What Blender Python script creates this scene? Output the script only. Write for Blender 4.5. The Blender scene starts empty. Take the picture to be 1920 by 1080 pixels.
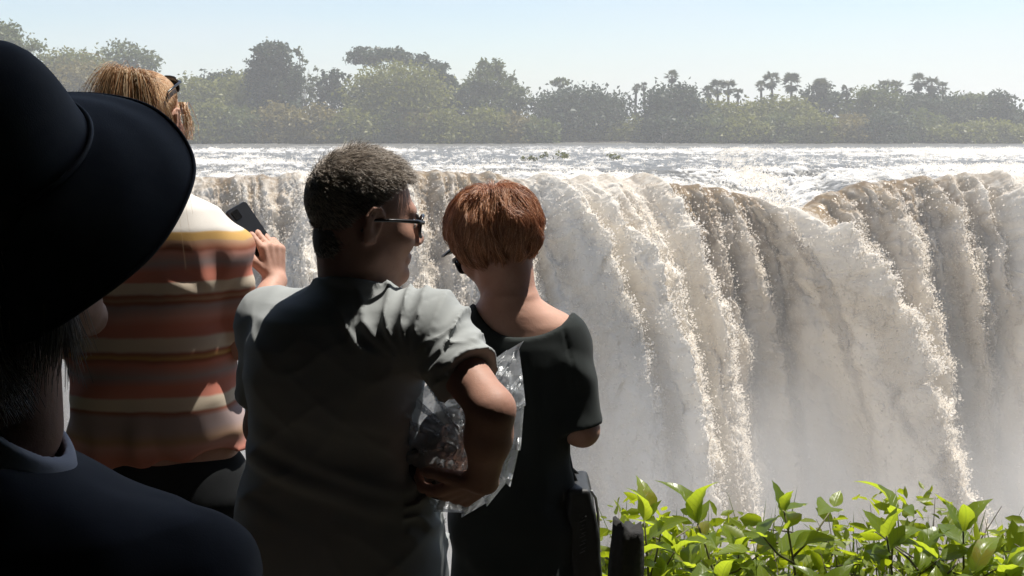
import bpy, math, random
import numpy as np
from mathutils import Vector, Matrix, Euler

# ------------------------------------------------------------------ camera
SC = bpy.context.scene
COL = SC.collection
F_PX = 2318.0                      # focal length in pixels of a 1920 wide frame
CAM_Z = 1.70
HORIZON = 227.0                    # row of the horizon in the 1080 high frame
PITCH = math.atan((540 - HORIZON) / F_PX)
cam_d = bpy.data.cameras.new('camera')
cam_d.sensor_width = 36.0
cam_d.lens = 36.0 * F_PX / 1920.0
cam_d.clip_start = 0.05
cam_d.clip_end = 6000
cam = bpy.data.objects.new('camera', cam_d)
COL.objects.link(cam)
cam.location = (0, 0, CAM_Z)
cam.rotation_euler = (math.pi / 2 - PITCH, 0, 0)
SC.camera = cam
SC.render.resolution_x, SC.render.resolution_y = 1024, 576

# ------------------------------------------------------------------ sky and sun
SUN_ELEV = math.radians(69)
SUN_AZ = math.radians(57)          # to the right of the view direction
SUN = Vector((math.sin(SUN_AZ) * math.cos(SUN_ELEV), math.cos(SUN_AZ) * math.cos(SUN_ELEV), math.sin(SUN_ELEV)))
world = bpy.data.worlds.new('World')
SC.world = world
world.use_nodes = True
wt = world.node_tree
bg = wt.nodes['Background']
sky = wt.nodes.new('ShaderNodeTexSky')
sky.sky_type = 'NISHITA'
sky.sun_disc = False
sky.sun_elevation = SUN_ELEV
sky.sun_rotation = SUN_AZ
sky.altitude = 900
sky.air_density = 1.0
sky.dust_density = 1.2
sky.ozone_density = 1.0
bg.inputs['Strength'].default_value = 0.095
# thin streaks of high cloud over the whole sky
geo = wt.nodes.new('ShaderNodeNewGeometry')
mp = wt.nodes.new('ShaderNodeMapping'); mp.inputs['Scale'].default_value = (2.0, 2.0, 9.0)
nz = wt.nodes.new('ShaderNodeTexNoise'); nz.inputs['Scale'].default_value = 1.6; nz.inputs['Detail'].default_value = 6
cr = wt.nodes.new('ShaderNodeValToRGB')
cr.color_ramp.elements[0].position = 0.42; cr.color_ramp.elements[0].color = (0, 0, 0, 1)
cr.color_ramp.elements[1].position = 0.78; cr.color_ramp.elements[1].color = (0.55, 0.55, 0.55, 1)
mx = wt.nodes.new('ShaderNodeMix'); mx.data_type = 'RGBA'
mx.inputs['B'].default_value = (5.3, 5.7, 6.2, 1)
wt.links.new(geo.outputs['Incoming'], mp.inputs['Vector'])
wt.links.new(mp.outputs['Vector'], nz.inputs['Vector'])
wt.links.new(nz.outputs['Fac'], cr.inputs['Fac'])
wt.links.new(cr.outputs['Color'], mx.inputs['Factor'])
wt.links.new(sky.outputs['Color'], mx.inputs['A'])
wt.links.new(mx.outputs['Result'], bg.inputs['Color'])

sun_d = bpy.data.lights.new('sun', 'SUN')
sun_d.energy = 5.0
sun_d.angle = math.radians(0.53)
sun_d.color = (1.0, 0.955, 0.88)
sun = bpy.data.objects.new('sun', sun_d)
COL.objects.link(sun)
sun.rotation_euler = (-SUN).to_track_quat('-Z', 'Y').to_euler()
SC.view_settings.view_transform = 'Standard'
SC.view_settings.look = 'None'
SC.view_settings.exposure = 0.66
SC.view_settings.gamma = 1.0
SC.view_settings.use_curve_mapping = False
SC.cycles.max_bounces = 8
SC.cycles.diffuse_bounces = 3
SC.cycles.glossy_bounces = 3
SC.cycles.transmission_bounces = 6
SC.cycles.transparent_max_bounces = 12
SC.cycles.volume_bounces = 1
SC.cycles.volume_step_rate = 2.0
SC.cycles.use_denoising = True

# ------------------------------------------------------------------ helpers
CP, SP = math.cos(PITCH), math.sin(PITCH)
def P(px, py, y):
    """world point on the plane at distance y seen at that pixel of the 1920 x 1080 frame"""
    a = (px - 960.0) / F_PX
    b = -(py - 540.0) / F_PX
    dy = CP + b * SP
    k = y / dy
    return Vector((a * k, y, CAM_Z + (b * CP - SP) * k))
def PA(px, py, y):
    px, py, y = np.asarray(px, float), np.asarray(py, float), np.asarray(y, float)
    a = (px - 960.0) / F_PX
    b = -(py - 540.0) / F_PX
    k = y / (CP + b * SP)
    return np.stack([a * k, y + 0 * a, CAM_Z + (b * CP - SP) * k], -1)
def M_PER_PX(y):
    return y / F_PX

def _hash(ix, iy, iz, seed):
    h = (ix.astype(np.uint32) * np.uint32(374761393)) ^ (iy.astype(np.uint32) * np.uint32(668265263)) ^ (iz.astype(np.uint32) * np.uint32(2147483647 - 1274126177)) ^ np.uint32((seed * 1442695041) & 0xffffffff)
    h = (h ^ (h >> np.uint32(13))) * np.uint32(1274126177)
    h = (h ^ (h >> np.uint32(16))) * np.uint32(2246822519)
    h = h ^ (h >> np.uint32(15))
    return (h & np.uint32(0xffff)).astype(np.float32) / 65535.0 * 2 - 1
def noise3(x, y, z, seed=0):
    x, y, z = np.broadcast_arrays(np.asarray(x, np.float32), np.asarray(y, np.float32), np.asarray(z, np.float32))
    fx, fy, fz = np.floor(x), np.floor(y), np.floor(z)
    ix, iy, iz = fx.astype(np.int64), fy.astype(np.int64), fz.astype(np.int64)
    tx, ty, tz = x - fx, y - fy, z - fz
    tx = tx * tx * tx * (tx * (tx * 6 - 15) + 10); ty = ty * ty * ty * (ty * (ty * 6 - 15) + 10); tz = tz * tz * tz * (tz * (tz * 6 - 15) + 10)
    r = 0
    for dx in (0, 1):
        wx = tx if dx else 1 - tx
        for dy in (0, 1):
            wy = ty if dy else 1 - ty
            for dz in (0, 1):
                wz = tz if dz else 1 - tz
                r = r + wx * wy * wz * _hash(ix + dx, iy + dy, iz + dz, seed)
    return r
def fbm(x, y, z, oct=4, seed=0, gain=0.5):
    r, a, f = 0, 1.0, 1.0
    for i in range(oct):
        r = r + a * noise3(np.asarray(x) * f + 17.3 * i, np.asarray(y) * f + 5.1 * i, np.asarray(z) * f, seed + i)
        a *= gain; f *= 2.03
    return r
def billow(x, y, z, oct=4, seed=0, gain=0.5):
    r, a, f = 0, 1.0, 1.0
    for i in range(oct):
        r = r + a * (1 - 2.2 * np.abs(noise3(np.asarray(x) * f + 9.7 * i, np.asarray(y) * f + 3.3 * i, np.asarray(z) * f, seed + i)))
        a *= gain; f *= 2.07
    return r
def sstep(a, b, x):
    t = np.clip((np.asarray(x, float) - a) / (b - a), 0, 1)
    return t * t * (3 - 2 * t)

def mesh_np(name, V, Fq, smooth=True, attrs=None):
    """mesh from numpy vertices and faces (all quads or all triangles); attrs: {name: per-vertex float}"""
    V = np.ascontiguousarray(V, np.float32).reshape(-1, 3); Fq = np.ascontiguousarray(Fq, np.int32)
    me = bpy.data.meshes.new(name)
    n, m, k = len(V), len(Fq), Fq.shape[1]
    me.vertices.add(n); me.vertices.foreach_set('co', V.ravel())
    me.loops.add(m * k); me.loops.foreach_set('vertex_index', Fq.ravel())
    me.polygons.add(m); me.polygons.foreach_set('loop_start', np.arange(0, m * k, k, dtype=np.int32))
    if smooth:
        me.polygons.foreach_set('use_smooth', np.ones(m, bool))
    me.update(calc_edges=True)
    for an, av in (attrs or {}).items():
        av = np.asarray(av, np.float32)
        if av.ndim == 1:
            at = me.attributes.new(an, 'FLOAT', 'POINT'); at.data.foreach_set('value', av)
        else:
            at = me.attributes.new(an, 'FLOAT_COLOR', 'POINT')
            at.data.foreach_set('color', np.concatenate([av, np.ones((len(av), 1), np.float32)], 1).ravel())
    return me
def link(name, me, mat=None, parent=None, loc=None):
    o = bpy.data.objects.new(name, me); COL.objects.link(o)
    if mat is not None and me is not None:
        if len(me.materials) == 0: me.materials.append(mat)
    if parent is not None: o.parent = parent
    if loc is not None: o.location = loc
    return o
def tag(o, label=None, cat=None, group=None, kind=None):
    if label: o['label'] = label
    if cat: o['category'] = cat
    if group: o['group'] = group
    if kind: o['kind'] = kind
    return o
def empty(name, loc, label=None, cat=None, group=None):
    o = bpy.data.objects.new(name, None); COL.objects.link(o); o.location = loc
    return tag(o, label, cat, group)

class MB:
    """collects tubes and quads into one mesh"""
    def __init__(s): s.v = []; s.f = []
    def add(s, V, Fc):
        b = len(s.v); s.v.extend([tuple(p) for p in V]); s.f.extend([tuple(b + i for i in f) for f in Fc]); return s
    def tube(s, pts, rad, n=8, cap=True):
        pts = [Vector(p) for p in pts]; k = len(pts)
        if not hasattr(rad, '__len__'): rad = [rad] * k
        V, Fc = [], []
        up = None
        for i, p in enumerate(pts):
            t = (pts[min(i + 1, k - 1)] - pts[max(i - 1, 0)]).normalized()
            if up is None:
                up = t.orthogonal().normalized()
            up = (up - t * up.dot(t)).normalized()
            w = t.cross(up)
            for j in range(n):
                a = 2 * math.pi * j / n
                V.append(p + (up * math.cos(a) + w * math.sin(a)) * rad[i])
        for i in range(k - 1):
            for j in range(n):
                Fc.append((i * n + j, i * n + (j + 1) % n, (i + 1) * n + (j + 1) % n, (i + 1) * n + j))
        if cap:
            Fc.append(tuple(range(n - 1, -1, -1))); Fc.append(tuple((k - 1) * n + j for j in range(n)))
        return s.add(V, Fc)
    def mesh(s, name, smooth=True, off=(0, 0, 0)):
        me = bpy.data.meshes.new(name)
        o = Vector(off)
        me.from_pydata([tuple(Vector(p) - o) for p in s.v], [], s.f)
        if smooth: me.polygons.foreach_set('use_smooth', [True] * len(me.polygons))
        me.update()
        return me

# ------------------------------------------------------------------ materials
class NT:
    def __init__(s, name):
        s.m = bpy.data.materials.new(name); s.m.use_nodes = True
        s.t = s.m.node_tree; s.n = s.t.nodes
        s.bsdf = s.n['Principled BSDF']; s.out = s.n['Material Output']
    def new(s, typ, **kw):
        n = s.n.new(typ)
        for k, v in kw.items():
            if k in n.inputs: n.inputs[k].default_value = v
            else: setattr(n, k, v)
        return n
    def ln(s, a, b): s.t.links.new(a, b)
    def ramp(s, fac, stops):
        r = s.n.new('ShaderNodeValToRGB')
        el = r.color_ramp.elements
        while len(el) < len(stops): el.new(0.5)
        for e, (p, c) in zip(el, stops):
            e.position = p; e.color = tuple(c) + (1,)
        s.ln(fac, r.inputs['Fac']); return r.outputs['Color']
    def noise(s, scale, detail=4, rough=0.55, coord='Object', vec=None, stretch=None):
        n = s.n.new('ShaderNodeTexNoise')
        n.inputs['Scale'].default_value = scale; n.inputs['Detail'].default_value = detail; n.inputs['Roughness'].default_value = rough
        if vec is None:
            tc = s.n.new('ShaderNodeTexCoord'); vec = tc.outputs[coord]
        if stretch:
            mpn = s.n.new('ShaderNodeMapping'); mpn.inputs['Scale'].default_value = stretch
            s.ln(vec, mpn.inputs['Vector']); vec = mpn.outputs['Vector']
        s.ln(vec, n.inputs['Vector']); return n.outputs['Fac']
    def bump(s, h, strength=0.3, dist=0.01):
        b = s.n.new('ShaderNodeBump'); b.inputs['Strength'].default_value = strength; b.inputs['Distance'].default_value = dist
        s.ln(h, b.inputs['Height']); s.ln(b.outputs['Normal'], s.bsdf.inputs['Normal']); return b
    def mix(s, f, a, b, mode='MIX'):
        m = s.n.new('ShaderNodeMix'); m.data_type = 'RGBA'; m.blend_type = mode
        for sock, v in ((m.inputs['Factor'], f), (m.inputs['A'], a), (m.inputs['B'], b)):
            if hasattr(v, 'is_linked'): s.ln(v, sock)
            elif hasattr(v, '__len__'): sock.default_value = tuple(v) + (1,) if len(v) == 3 else v
            else: sock.default_value = v
        return m.outputs['Result']
def simple_mat(name, c1, c2=None, scale=8, rough=0.7, bump=0, bscale=60, bdist=0.004, sheen=0, spec=0.5, metal=0):
    t = NT(name)
    c2 = c2 or tuple(min(1, c * 1.4) for c in c1)
    t.ln(t.ramp(t.noise(scale), [(0.3, c1), (0.7, c2)]), t.bsdf.inputs['Base Color'])
    t.bsdf.inputs['Roughness'].default_value = rough
    t.bsdf.inputs['Specular IOR Level'].default_value = spec
    t.bsdf.inputs['Metallic'].default_value = metal
    if sheen:
        t.bsdf.inputs['Sheen Weight'].default_value = sheen
    if bump: t.bump(t.noise(bscale, 5), bump, bdist)
    return t.m
def leaf_mat(name, c1, c2, trans, scale=0.35, tfac=0.4, rough=0.5, spec=0.25):
    """leaf: diffuse and gloss in front, light shining through from behind"""
    t = NT(name)
    oi = t.new('ShaderNodeObjectInfo')
    tc = t.new('ShaderNodeTexCoord')
    ad = t.new('ShaderNodeVectorMath', operation='ADD')
    t.ln(tc.outputs['Object'], ad.inputs[0]); t.ln(oi.outputs['Random'], ad.inputs[1])
    nf = t.noise(scale, 5, 0.6, vec=ad.outputs['Vector'])
    col = t.ramp(nf, [(0.28, c1), (0.72, c2)])
    t.ln(col, t.bsdf.inputs['Base Color'])
    t.bsdf.inputs['Roughness'].default_value = rough
    t.bsdf.inputs['Specular IOR Level'].default_value = spec
    tr = t.new('ShaderNodeBsdfTranslucent')
    t.ln(t.mix(0.7, col, trans), tr.inputs['Color'])
    ms = t.new('ShaderNodeMixShader'); ms.inputs[0].default_value = tfac
    t.ln(t.bsdf.outputs[0], ms.inputs[1]); t.ln(tr.outputs[0], ms.inputs[2])
    t.ln(ms.outputs[0], t.out.inputs['Surface'])
    return t.m
# ================================================================== ground
RIVER_Z = CAM_Z - 4.45
def ground_h(x, y):
    edge = 4.3 + 0.3 * np.sin(x * 0.9) + 0.35 * np.sin(x * 2.3 + 1)
    h = 0.05 * fbm(x * 0.8, y * 0.8, 0, 3, 5) * sstep(0, 2, np.abs(y - 1.5) + 1)
    h = h - 62 * sstep(0, 5.5, y - edge) + 2.0 * fbm(x * 0.15, y * 0.3, 1, 4, 9) * sstep(0.5, 6, y - edge) * (1 - sstep(95, 110, y))
    h = h + 55 * sstep(101.5, 109, y)
    bank = 252 + 5 * np.sin(x * 0.045) + 3 * np.sin(x * 0.11 + 2)
    h = h + 4.6 * sstep(-6, 5, y - bank) + 2.2 * sstep(10, 160, y - bank) + 0.25 * fbm(x * 0.1, y * 0.1, 2, 3, 3) * sstep(0, 6, y - bank)
    return h
def axis(segs):
    r = []
    for a, b, n in segs: r.extend(np.linspace(a, b, n, endpoint=False))
    r.append(segs[-1][1]); return np.array(r)
gx = axis([(-2500, -300, 12), (-300, -20, 56), (-20, 20, 120), (20, 300, 56), (300, 2500, 12)])
gy = axis([(-300, -8, 20), (-8, 14, 110), (14, 98, 24), (98, 112, 20), (112, 240, 16), (240, 270, 40), (270, 700, 20), (700, 5500, 8)])
X, Y = np.meshgrid(gx, gy)
Z = ground_h(X, Y)
idx = np.arange(X.size).reshape(X.shape)
Fq = np.stack([idx[:-1, :-1], idx[:-1, 1:], idx[1:, 1:], idx[1:, :-1]], -1).reshape(-1, 4)
t = NT('soil_and_rock')
nrm = t.new('ShaderNodeNewGeometry'); sx = t.new('ShaderNodeSeparateXYZ'); t.ln(nrm.outputs['Normal'], sx.inputs[0])
soil = t.ramp(t.noise(3.0, 6), [(0.3, (0.028, 0.022, 0.015)), (0.55, (0.045, 0.038, 0.022)), (0.75, (0.05, 0.055, 0.02))])
rock = t.ramp(t.noise(0.4, 6), [(0.3, (0.03, 0.026, 0.024)), (0.7, (0.10, 0.085, 0.075))])
steep = t.ramp(sx.outputs['Z'], [(0.6, (0, 0, 0)), (0.85, (1, 1, 1))])
t.ln(t.mix(steep, rock, soil), t.bsdf.inputs['Base Color'])
t.bsdf.inputs['Roughness'].default_value = 0.95
t.bump(t.noise(9, 8), 0.6, 0.05)
ground = link('ground', mesh_np('ground', np.stack([X, Y, Z], -1), Fq), t.m)
tag(ground, 'dark earth of the viewpoint, the gorge and the far bank', kind='structure')

# ================================================================== river and waterfall
# lip control points: pixel column, pixel row, distance, speed to the right, speed towards the viewer
LIP = np.array([   # pixel column and row of the lip, distance, column the stream reaches at row 900, speed towards the viewer
 (-700, 325, 110, -820, 4.5), (0, 330, 106, -30, 4.5), (250, 331, 104, 262, 4.5), (350, 331, 104, 372, 4.5), (432, 333, 103, 476, 4.5), (540, 327, 102, 575, 5.5),
 (590, 330, 101, 612, 5.0), (700, 325, 102, 730, 4.5), (820, 321, 102, 862, 4.5), (900, 323, 101, 965, 5.0), (975, 335, 99, 1120, 8.0),
 (1050, 335, 97, 1245, 10.0), (1130, 331, 97, 1305, 9.3), (1205, 337, 97, 1352, 8.6), (1235, 345, 98, 1362, 4.0), (1330, 350, 98, 1440, 3.6),
 (1400, 368, 98, 1530, 4.0), (1445, 396, 97.2, 1650, 8.2), (1470, 402, 96.5, 1728, 11.0), (1490, 396, 97, 1738, 8.0), (1515, 374, 98.5, 1680, 3.6),
 (1600, 346, 99, 1730, 4.0), (1700, 337, 99, 1792, 3.8), (1800, 331, 98, 1862, 4.4), (1868, 326, 97, 1908, 5.0), (1925, 332, 97, 1975, 4.5),
 (2100, 330, 98, 2150, 4.5), (2700, 330, 99, 2750, 4.5)])
def stream_speed(row):
    px, py, d, px9, vy = row
    p0 = P(px, py, d); t = 0.5
    for _ in range(80):
        y = d - vy * t * (1 - .03 * t)
        tgt = P(px9, 900, y)
        drop = max(0.1, p0.z - tgt.z)
        t = 0.6 * t + 0.4 * math.sqrt(drop / (0.5 * 9.81 * 0.93))
    return (P(px9, 900, d - vy * t * (1 - .03 * t)).x - p0.x) / (t * (1 - .06 * t))
LIP[:, 3] = [stream_speed(r) for r in LIP]
# ridges of thicker water: lip column, half width, thickness (m) at full fall, start of growth (s)
RIDGES = [(440, 14, 1.0, 0.1), (500, 20, 0.9, 0.3), (560, 26, 1.6, 0.1), (640, 30, 1.0, .2), (760, 25, 1.2, .1), (815, 14, 1.2, .1), (860, 16, 1.0, .1), (925, 22, 1.3, .2),
          (1003, 26, 2.6, .05), (1075, 22, 2.4, .1), (1130, 18, 1.8, .2), (1195, 20, 2.8, .0), (1262, 9, .6, .3), (1302, 10, 1.1, .1), (1345, 16, 0.9, .1), (1418, 16, 1.8, .1),
          (1466, 16, 3.0, .0), (1545, 24, 1.2, .1), (1612, 22, 1.7, .15), (1650, 14, 1.2, .3), (1716, 24, 2.2, .1), (1775, 16, 1.2, .3), (1806, 17, 1.7, .1), (1862, 20, 2.6, .0),
          (1930, 30, 1.6, .1), (2020, 40, 2, .1), (2200, 60, 2, .1), (200, 60, 1.5, .1), (0, 60, 2, .1)]
NU = 1250
ku = np.concatenate([np.linspace(-700, 330, 90, endpoint=False), np.linspace(330, 1430, 700, endpoint=False), np.linspace(1430, 1510, 190, endpoint=False), np.linspace(1510, 2000, 310, endpoint=False), np.linspace(2000, 2700, 60)])
def ctl(col, smooth=9):
    v = np.interp(ku, LIP[:, 0], LIP[:, col])
    uu = np.arange(-700, 2701, 1.5); vv = np.interp(uu, LIP[:, 0], LIP[:, col])
    k = np.hanning(smooth + 2)[1:-1]; k /= k.sum()
    return np.interp(ku, uu, np.convolve(np.pad(vv, smooth // 2, mode='edge'), k, 'valid'))
l_py, l_d, l_vx, l_vy = ctl(1, 25), ctl(2, 41), ctl(3, 21), ctl(4, 25)
l_py = l_py + 3.0 * fbm(ku * 0.035, 0, 0, 3, 41)
l_vx = l_vx + 0.25 * fbm(ku * 0.02, 3, 0, 3, 43); l_vy = l_vy + 0.5 * fbm(ku * 0.03, 7, 0, 3, 44)
lip = PA(ku, l_py, l_d)
# rows: fall time, dense near the lip
tt = 3.35 * np.linspace(0, 1, 430) ** 0.82
T, U = np.meshgrid(tt, ku, indexing='ij')
G = 9.81
fx = lip[None, :, 0] + l_vx[None] * T * (1 - 0.06 * T)
fy = lip[None, :, 1] - l_vy[None] * T * (1 - 0.03 * T)
fz = lip[None, :, 2] - 0.5 * G * T * T * 0.93
ridge = np.zeros_like(T); ridge_s = np.zeros_like(T)
for (c, w, a, s0) in RIDGES:
    g = sstep(s0, s0 + 1.5, T)
    wob = w * (0.22 * fbm(T * 1.3 + c, c, 0, 3, 71) + 0.10 * fbm(T * 5 + c, c, 1, 2, 72))
    e = (U - c + wob) / (w * (0.8 + 0.35 * T))
    prof = np.where(e < 0, np.exp(-(e / 1.15) ** 2), np.exp(-(e / (0.62 + .25 * g)) ** 2))     # steeper on the right flank
    ridge = np.maximum(ridge, prof * a * (0.15 + 0.85 * g))
    ridge_s = np.maximum(ridge_s, prof * (0.25 + 0.75 * g))
drop = lip[None, :, 2] - fz
su = lip[None, :, 0] + 0.35 * (fx - lip[None, :, 0]) * 0 + 0 * T     # metres across, carried down with the stream
sl = np.sqrt(drop + 0.3) * 2.6                                  # stretched length along the fall
ch = sstep(0.02, 1.1, T)
big = -billow(su * 0.36, sl * 0.42 + 0.3 * su, 0, 2, 81)
mid = -billow(fx * 0.62 + 0.2 * big, fy * 0.62, fz * 0.40, 3, 85)
fine = -billow(fx * 1.9, fy * 1.9, fz * 1.5, 3, 88)
thread = fbm(su * 1.9 + 0.25 * mid, sl * 0.30, 3, 3, 90)
curtain = fbm(su * .42, sl * .10, 6, 2, 191) + .12 * mid; curtain2 = fbm(su * 1.3 + .2 * mid, sl * .16, 7, 2, 194)
jet = np.exp(-((U - 1466) / 26.0) ** 2) * sstep(.1, 1.0, T)
disp = 2.1 * ridge + jet * (.9 * (-billow(fx * .33, fy * .33, fz * .28, 2, 181)) + .5 * mid) + ch * (0.45 * big + 0.30 * mid * (0.45 + 0.7 * ridge_s)) + ch * (.35 + .30 * T) * (1.25 * curtain + .55 * curtain2) + (0.03 + 0.12 * ch) * fine * (0.6 + 0.7 * ridge_s) + (0.12 + 0.34 * ch) * thread
# move along the outward direction of the fall (towards the viewer, upwards near the lip)
ox = 0.22 + 0.10 * l_vx[None] / 3 + 0 * T
oz = 0.75 * np.exp(-T * 1.2) + 0.22
oy = -np.ones_like(T)
on = np.sqrt(ox ** 2 + oy ** 2 + oz ** 2)
hx, hy, hz = ox / on, oy / on, oz / on
side = (0.25 * fbm(su * 0.9, sl * 0.8, 9, 3, 95) + 0.10 * fbm(su * 3.5, sl * 3.5, 9, 2, 96)) * ch
fade0 = sstep(0, 0.12, T)
FX = fx + hx * disp * fade0 + side
FY = fy + hy * disp * fade0
FZ = fz + hz * disp * fade0 + 0.25 * ch * fbm(su * 1.7, sl * 1.7, 5, 3, 97)
# how foamy: 0 clear brown water, 1 white foam
f1 = sstep(0.35, 2.3, T + 0.25 * mid + 0.75 * ridge_s * sstep(.3, 1.2, T) + 0.25 * thread)
brown = np.interp(ku, [-700, 330, 430, 470, 540, 590, 760, 820, 900, 960, 1010, 1060, 1180, 1225, 1240, 1330, 1390, 1425, 1460, 1485, 1500, 1600, 1700, 1780, 1850, 1885, 2700],
                      [.3, .2, .75, .7, .5, .1, .5, .9, .9, .45, .35, .3, .45, .6, 1, 1, .8, .35, .0, .1, .75, .85, .8, .55, .5, .25, .4])
foam_f = np.clip(1 - brown[None] * (1 - f1) * (1.05 - 0.35 * ridge_s) + 0.16 * fine * (1 - f1) + 0.35 * np.clip(thread, 0, 1) * (1 - f1), 0, 1)
foam_f = foam_f * (1 - .50 * sstep(.4, 1.4, T) * np.clip(-.9 * curtain2 - .6 * curtain - .75 * (ridge_s - .45) , 0, 1))
foam_f = np.maximum(foam_f, 0.9 * sstep(0.05, 0.0, T) * (0.5 + 0.5 * noise3(U * 0.05, 0, 0, 7)))
# the river upstream of the lip
ss = np.concatenate([np.linspace(0, 14, 90)[1:], 14 + (150) * np.linspace(0, 1, 150)[1:] ** 1.35])
S, Ur = np.meshgrid(ss, ku, indexing='ij')
vxs = np.convolve(np.pad(l_vx, 60, mode='edge'), np.ones(121) / 121, 'valid')
down = lip[None, :, 2]
rx = lip[None, :, 0] - (l_vx / np.maximum(l_vy, 2))[None] * np.minimum(S, 3) * 0.35 * np.exp(-S / 8) - 0.25 * S * np.exp(-S / 60) + lip[None, :, 0] * S / 100.0
ry = lip[None, :, 1] + S
rz = down + (RIVER_Z - down) * sstep(0, 16, S) * 0.999
wv = sstep(1.0, 8.0, S)
rap = 0.35 + 0.65 * sstep(-0.25, 0.5, fbm(rx * 0.03, ry * 0.055, 4, 3, 121))            # rapids come in bands
calm = sstep(178, 225, ry)
w1 = billow(rx * 0.10, ry * 0.22, 0, 3, 111); w2 = billow(rx * 0.5, ry * 0.8, 1, 3, 114); w3 = fbm(rx * 1.6, ry * 2.4, 2, 3, 117)
amp = wv * (1 - 0.75 * calm)
hgt = amp * rap * (0.22 * w1 + 0.20 * w2 + 0.09 * w3) + 0.05 * w3
rz = rz + hgt
foam_r = np.clip(sstep(0.28, 1.25, 0.55 * w2 + 0.5 * w1 * rap + 0.35 * w3 + 0.55 * (rap - 0.65) + 0.10) * (1 - 0.82 * calm) , 0, 1)
near = sstep(11, 0, S)
foam_r = foam_r * (1 - near) + near * np.clip(foam_f[0][None] * 0.9 + 0.35 * w3, 0, 1)
# two meshes that share the row at the lip
allX = np.concatenate([rx[::-1], FX]); allY = np.concatenate([ry[::-1], FY]); allZ = np.concatenate([rz[::-1], FZ]); allF = np.concatenate([foam_r[::-1], foam_f])
tanw = np.concatenate([np.zeros_like(rx), np.clip((1 - f1) * brown[None], 0, 1)])
Vall = np.stack([allX, allY, allZ], -1)
nr = len(ss)
def grid_obj(name, V, foam, tan, mat):
    r, c = V.shape[:2]
    ix = np.arange(r * c).reshape(r, c)
    Fc = np.stack([ix[:-1, :-1], ix[1:, :-1], ix[1:, 1:], ix[:-1, 1:]], -1).reshape(-1, 4)
    return link(name, mesh_np(name, V, Fc, True, {'foam': foam.ravel(), 'tan': tan.ravel()}), mat)
def water_mat(name, clear, clear2, white, rough_clear):
    t = NT(name)
    a = t.new('ShaderNodeAttribute', attribute_name='foam'); b = t.new('ShaderNodeAttribute', attribute_name='tan')
    nf = t.noise(2.6, 6, 0.7)
    nf2 = t.noise(0.8, 5, 0.6)
    md = t.new('ShaderNodeMath', operation='MULTIPLY_ADD'); md.inputs[1].default_value = 0.7; t.ln(nf, md.inputs[0])
    sb = t.new('ShaderNodeMath', operation='SUBTRACT'); sb.inputs[1].default_value = 0.35; t.ln(md.outputs[0], sb.inputs[0])
    t.ln(a.outputs['Fac'], md.inputs[2])
    fo = t.ramp(sb.outputs[0], [(0.12, (0, 0, 0)), (0.78, (1, 1, 1))])
    cl = t.ramp(nf2, [(0.3, clear), (0.7, clear2)])
    col = t.mix(fo, cl, white)
    t.ln(col, t.bsdf.inputs['Base Color'])
    t.ln(t.mix(fo, (rough_clear,) * 3, (0.75,) * 3), t.bsdf.inputs['Roughness'])
    t.bsdf.inputs['IOR'].default_value = 1.33
    t.bump(nf, 0.35, 0.08)
    return t
tw = water_mat('falling_water', (0.20, 0.125, 0.06), (0.40, 0.275, 0.14), (0.87, 0.805, 0.705), 0.25)
tr_ = tw.new('ShaderNodeBsdfTranslucent'); tr_.inputs['Color'].default_value = (0.85, 0.82, 0.76, 1)
msh = tw.new('ShaderNodeMixShader'); msh.inputs[0].default_value = 0.42
tw.ln(tw.bsdf.outputs[0], msh.inputs[1]); tw.ln(tr_.outputs[0], msh.inputs[2]); tw.ln(msh.outputs[0], tw.out.inputs['Surface'])
rw = water_mat('river_water', (0.075, 0.075, 0.07), (0.15, 0.14, 0.12), (0.60, 0.59, 0.57), 0.38)
river = grid_obj('river', Vall[:nr + 1], allF[:nr + 1], tanw[:nr + 1], rw.m)
tag(river, 'grey river breaking into white rapids above the falls', kind='structure')
fall = grid_obj('waterfall', Vall[nr:], allF[nr:], tanw[nr:], tw.m)
tag(fall, 'broad curtain of white and tea-brown water plunging into the gorge', kind='structure')
# the river goes on beyond, as a flat sheet to the far bank and round the islands
flat = MB().add([(-2400, 235, RIVER_Z - 0.12), (2400, 235, RIVER_Z - 0.12), (2400, 900, RIVER_Z - 0.12), (-2400, 900, RIVER_Z - 0.12)], [(0, 1, 2, 3)]).mesh('far_water')
tf = NT('calm_water'); tf.bsdf.inputs['Base Color'].default_value = (0.09, 0.09, 0.085, 1); tf.bsdf.inputs['Roughness'].default_value = 0.25
tf.bump(tf.noise(0.6, 5, 0.6, stretch=(0.5, 1.2, 1)), 0.7, 0.4)
tag(link('far_water', flat, tf.m), 'calm grey water in front of the far bank', kind='structure')

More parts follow.
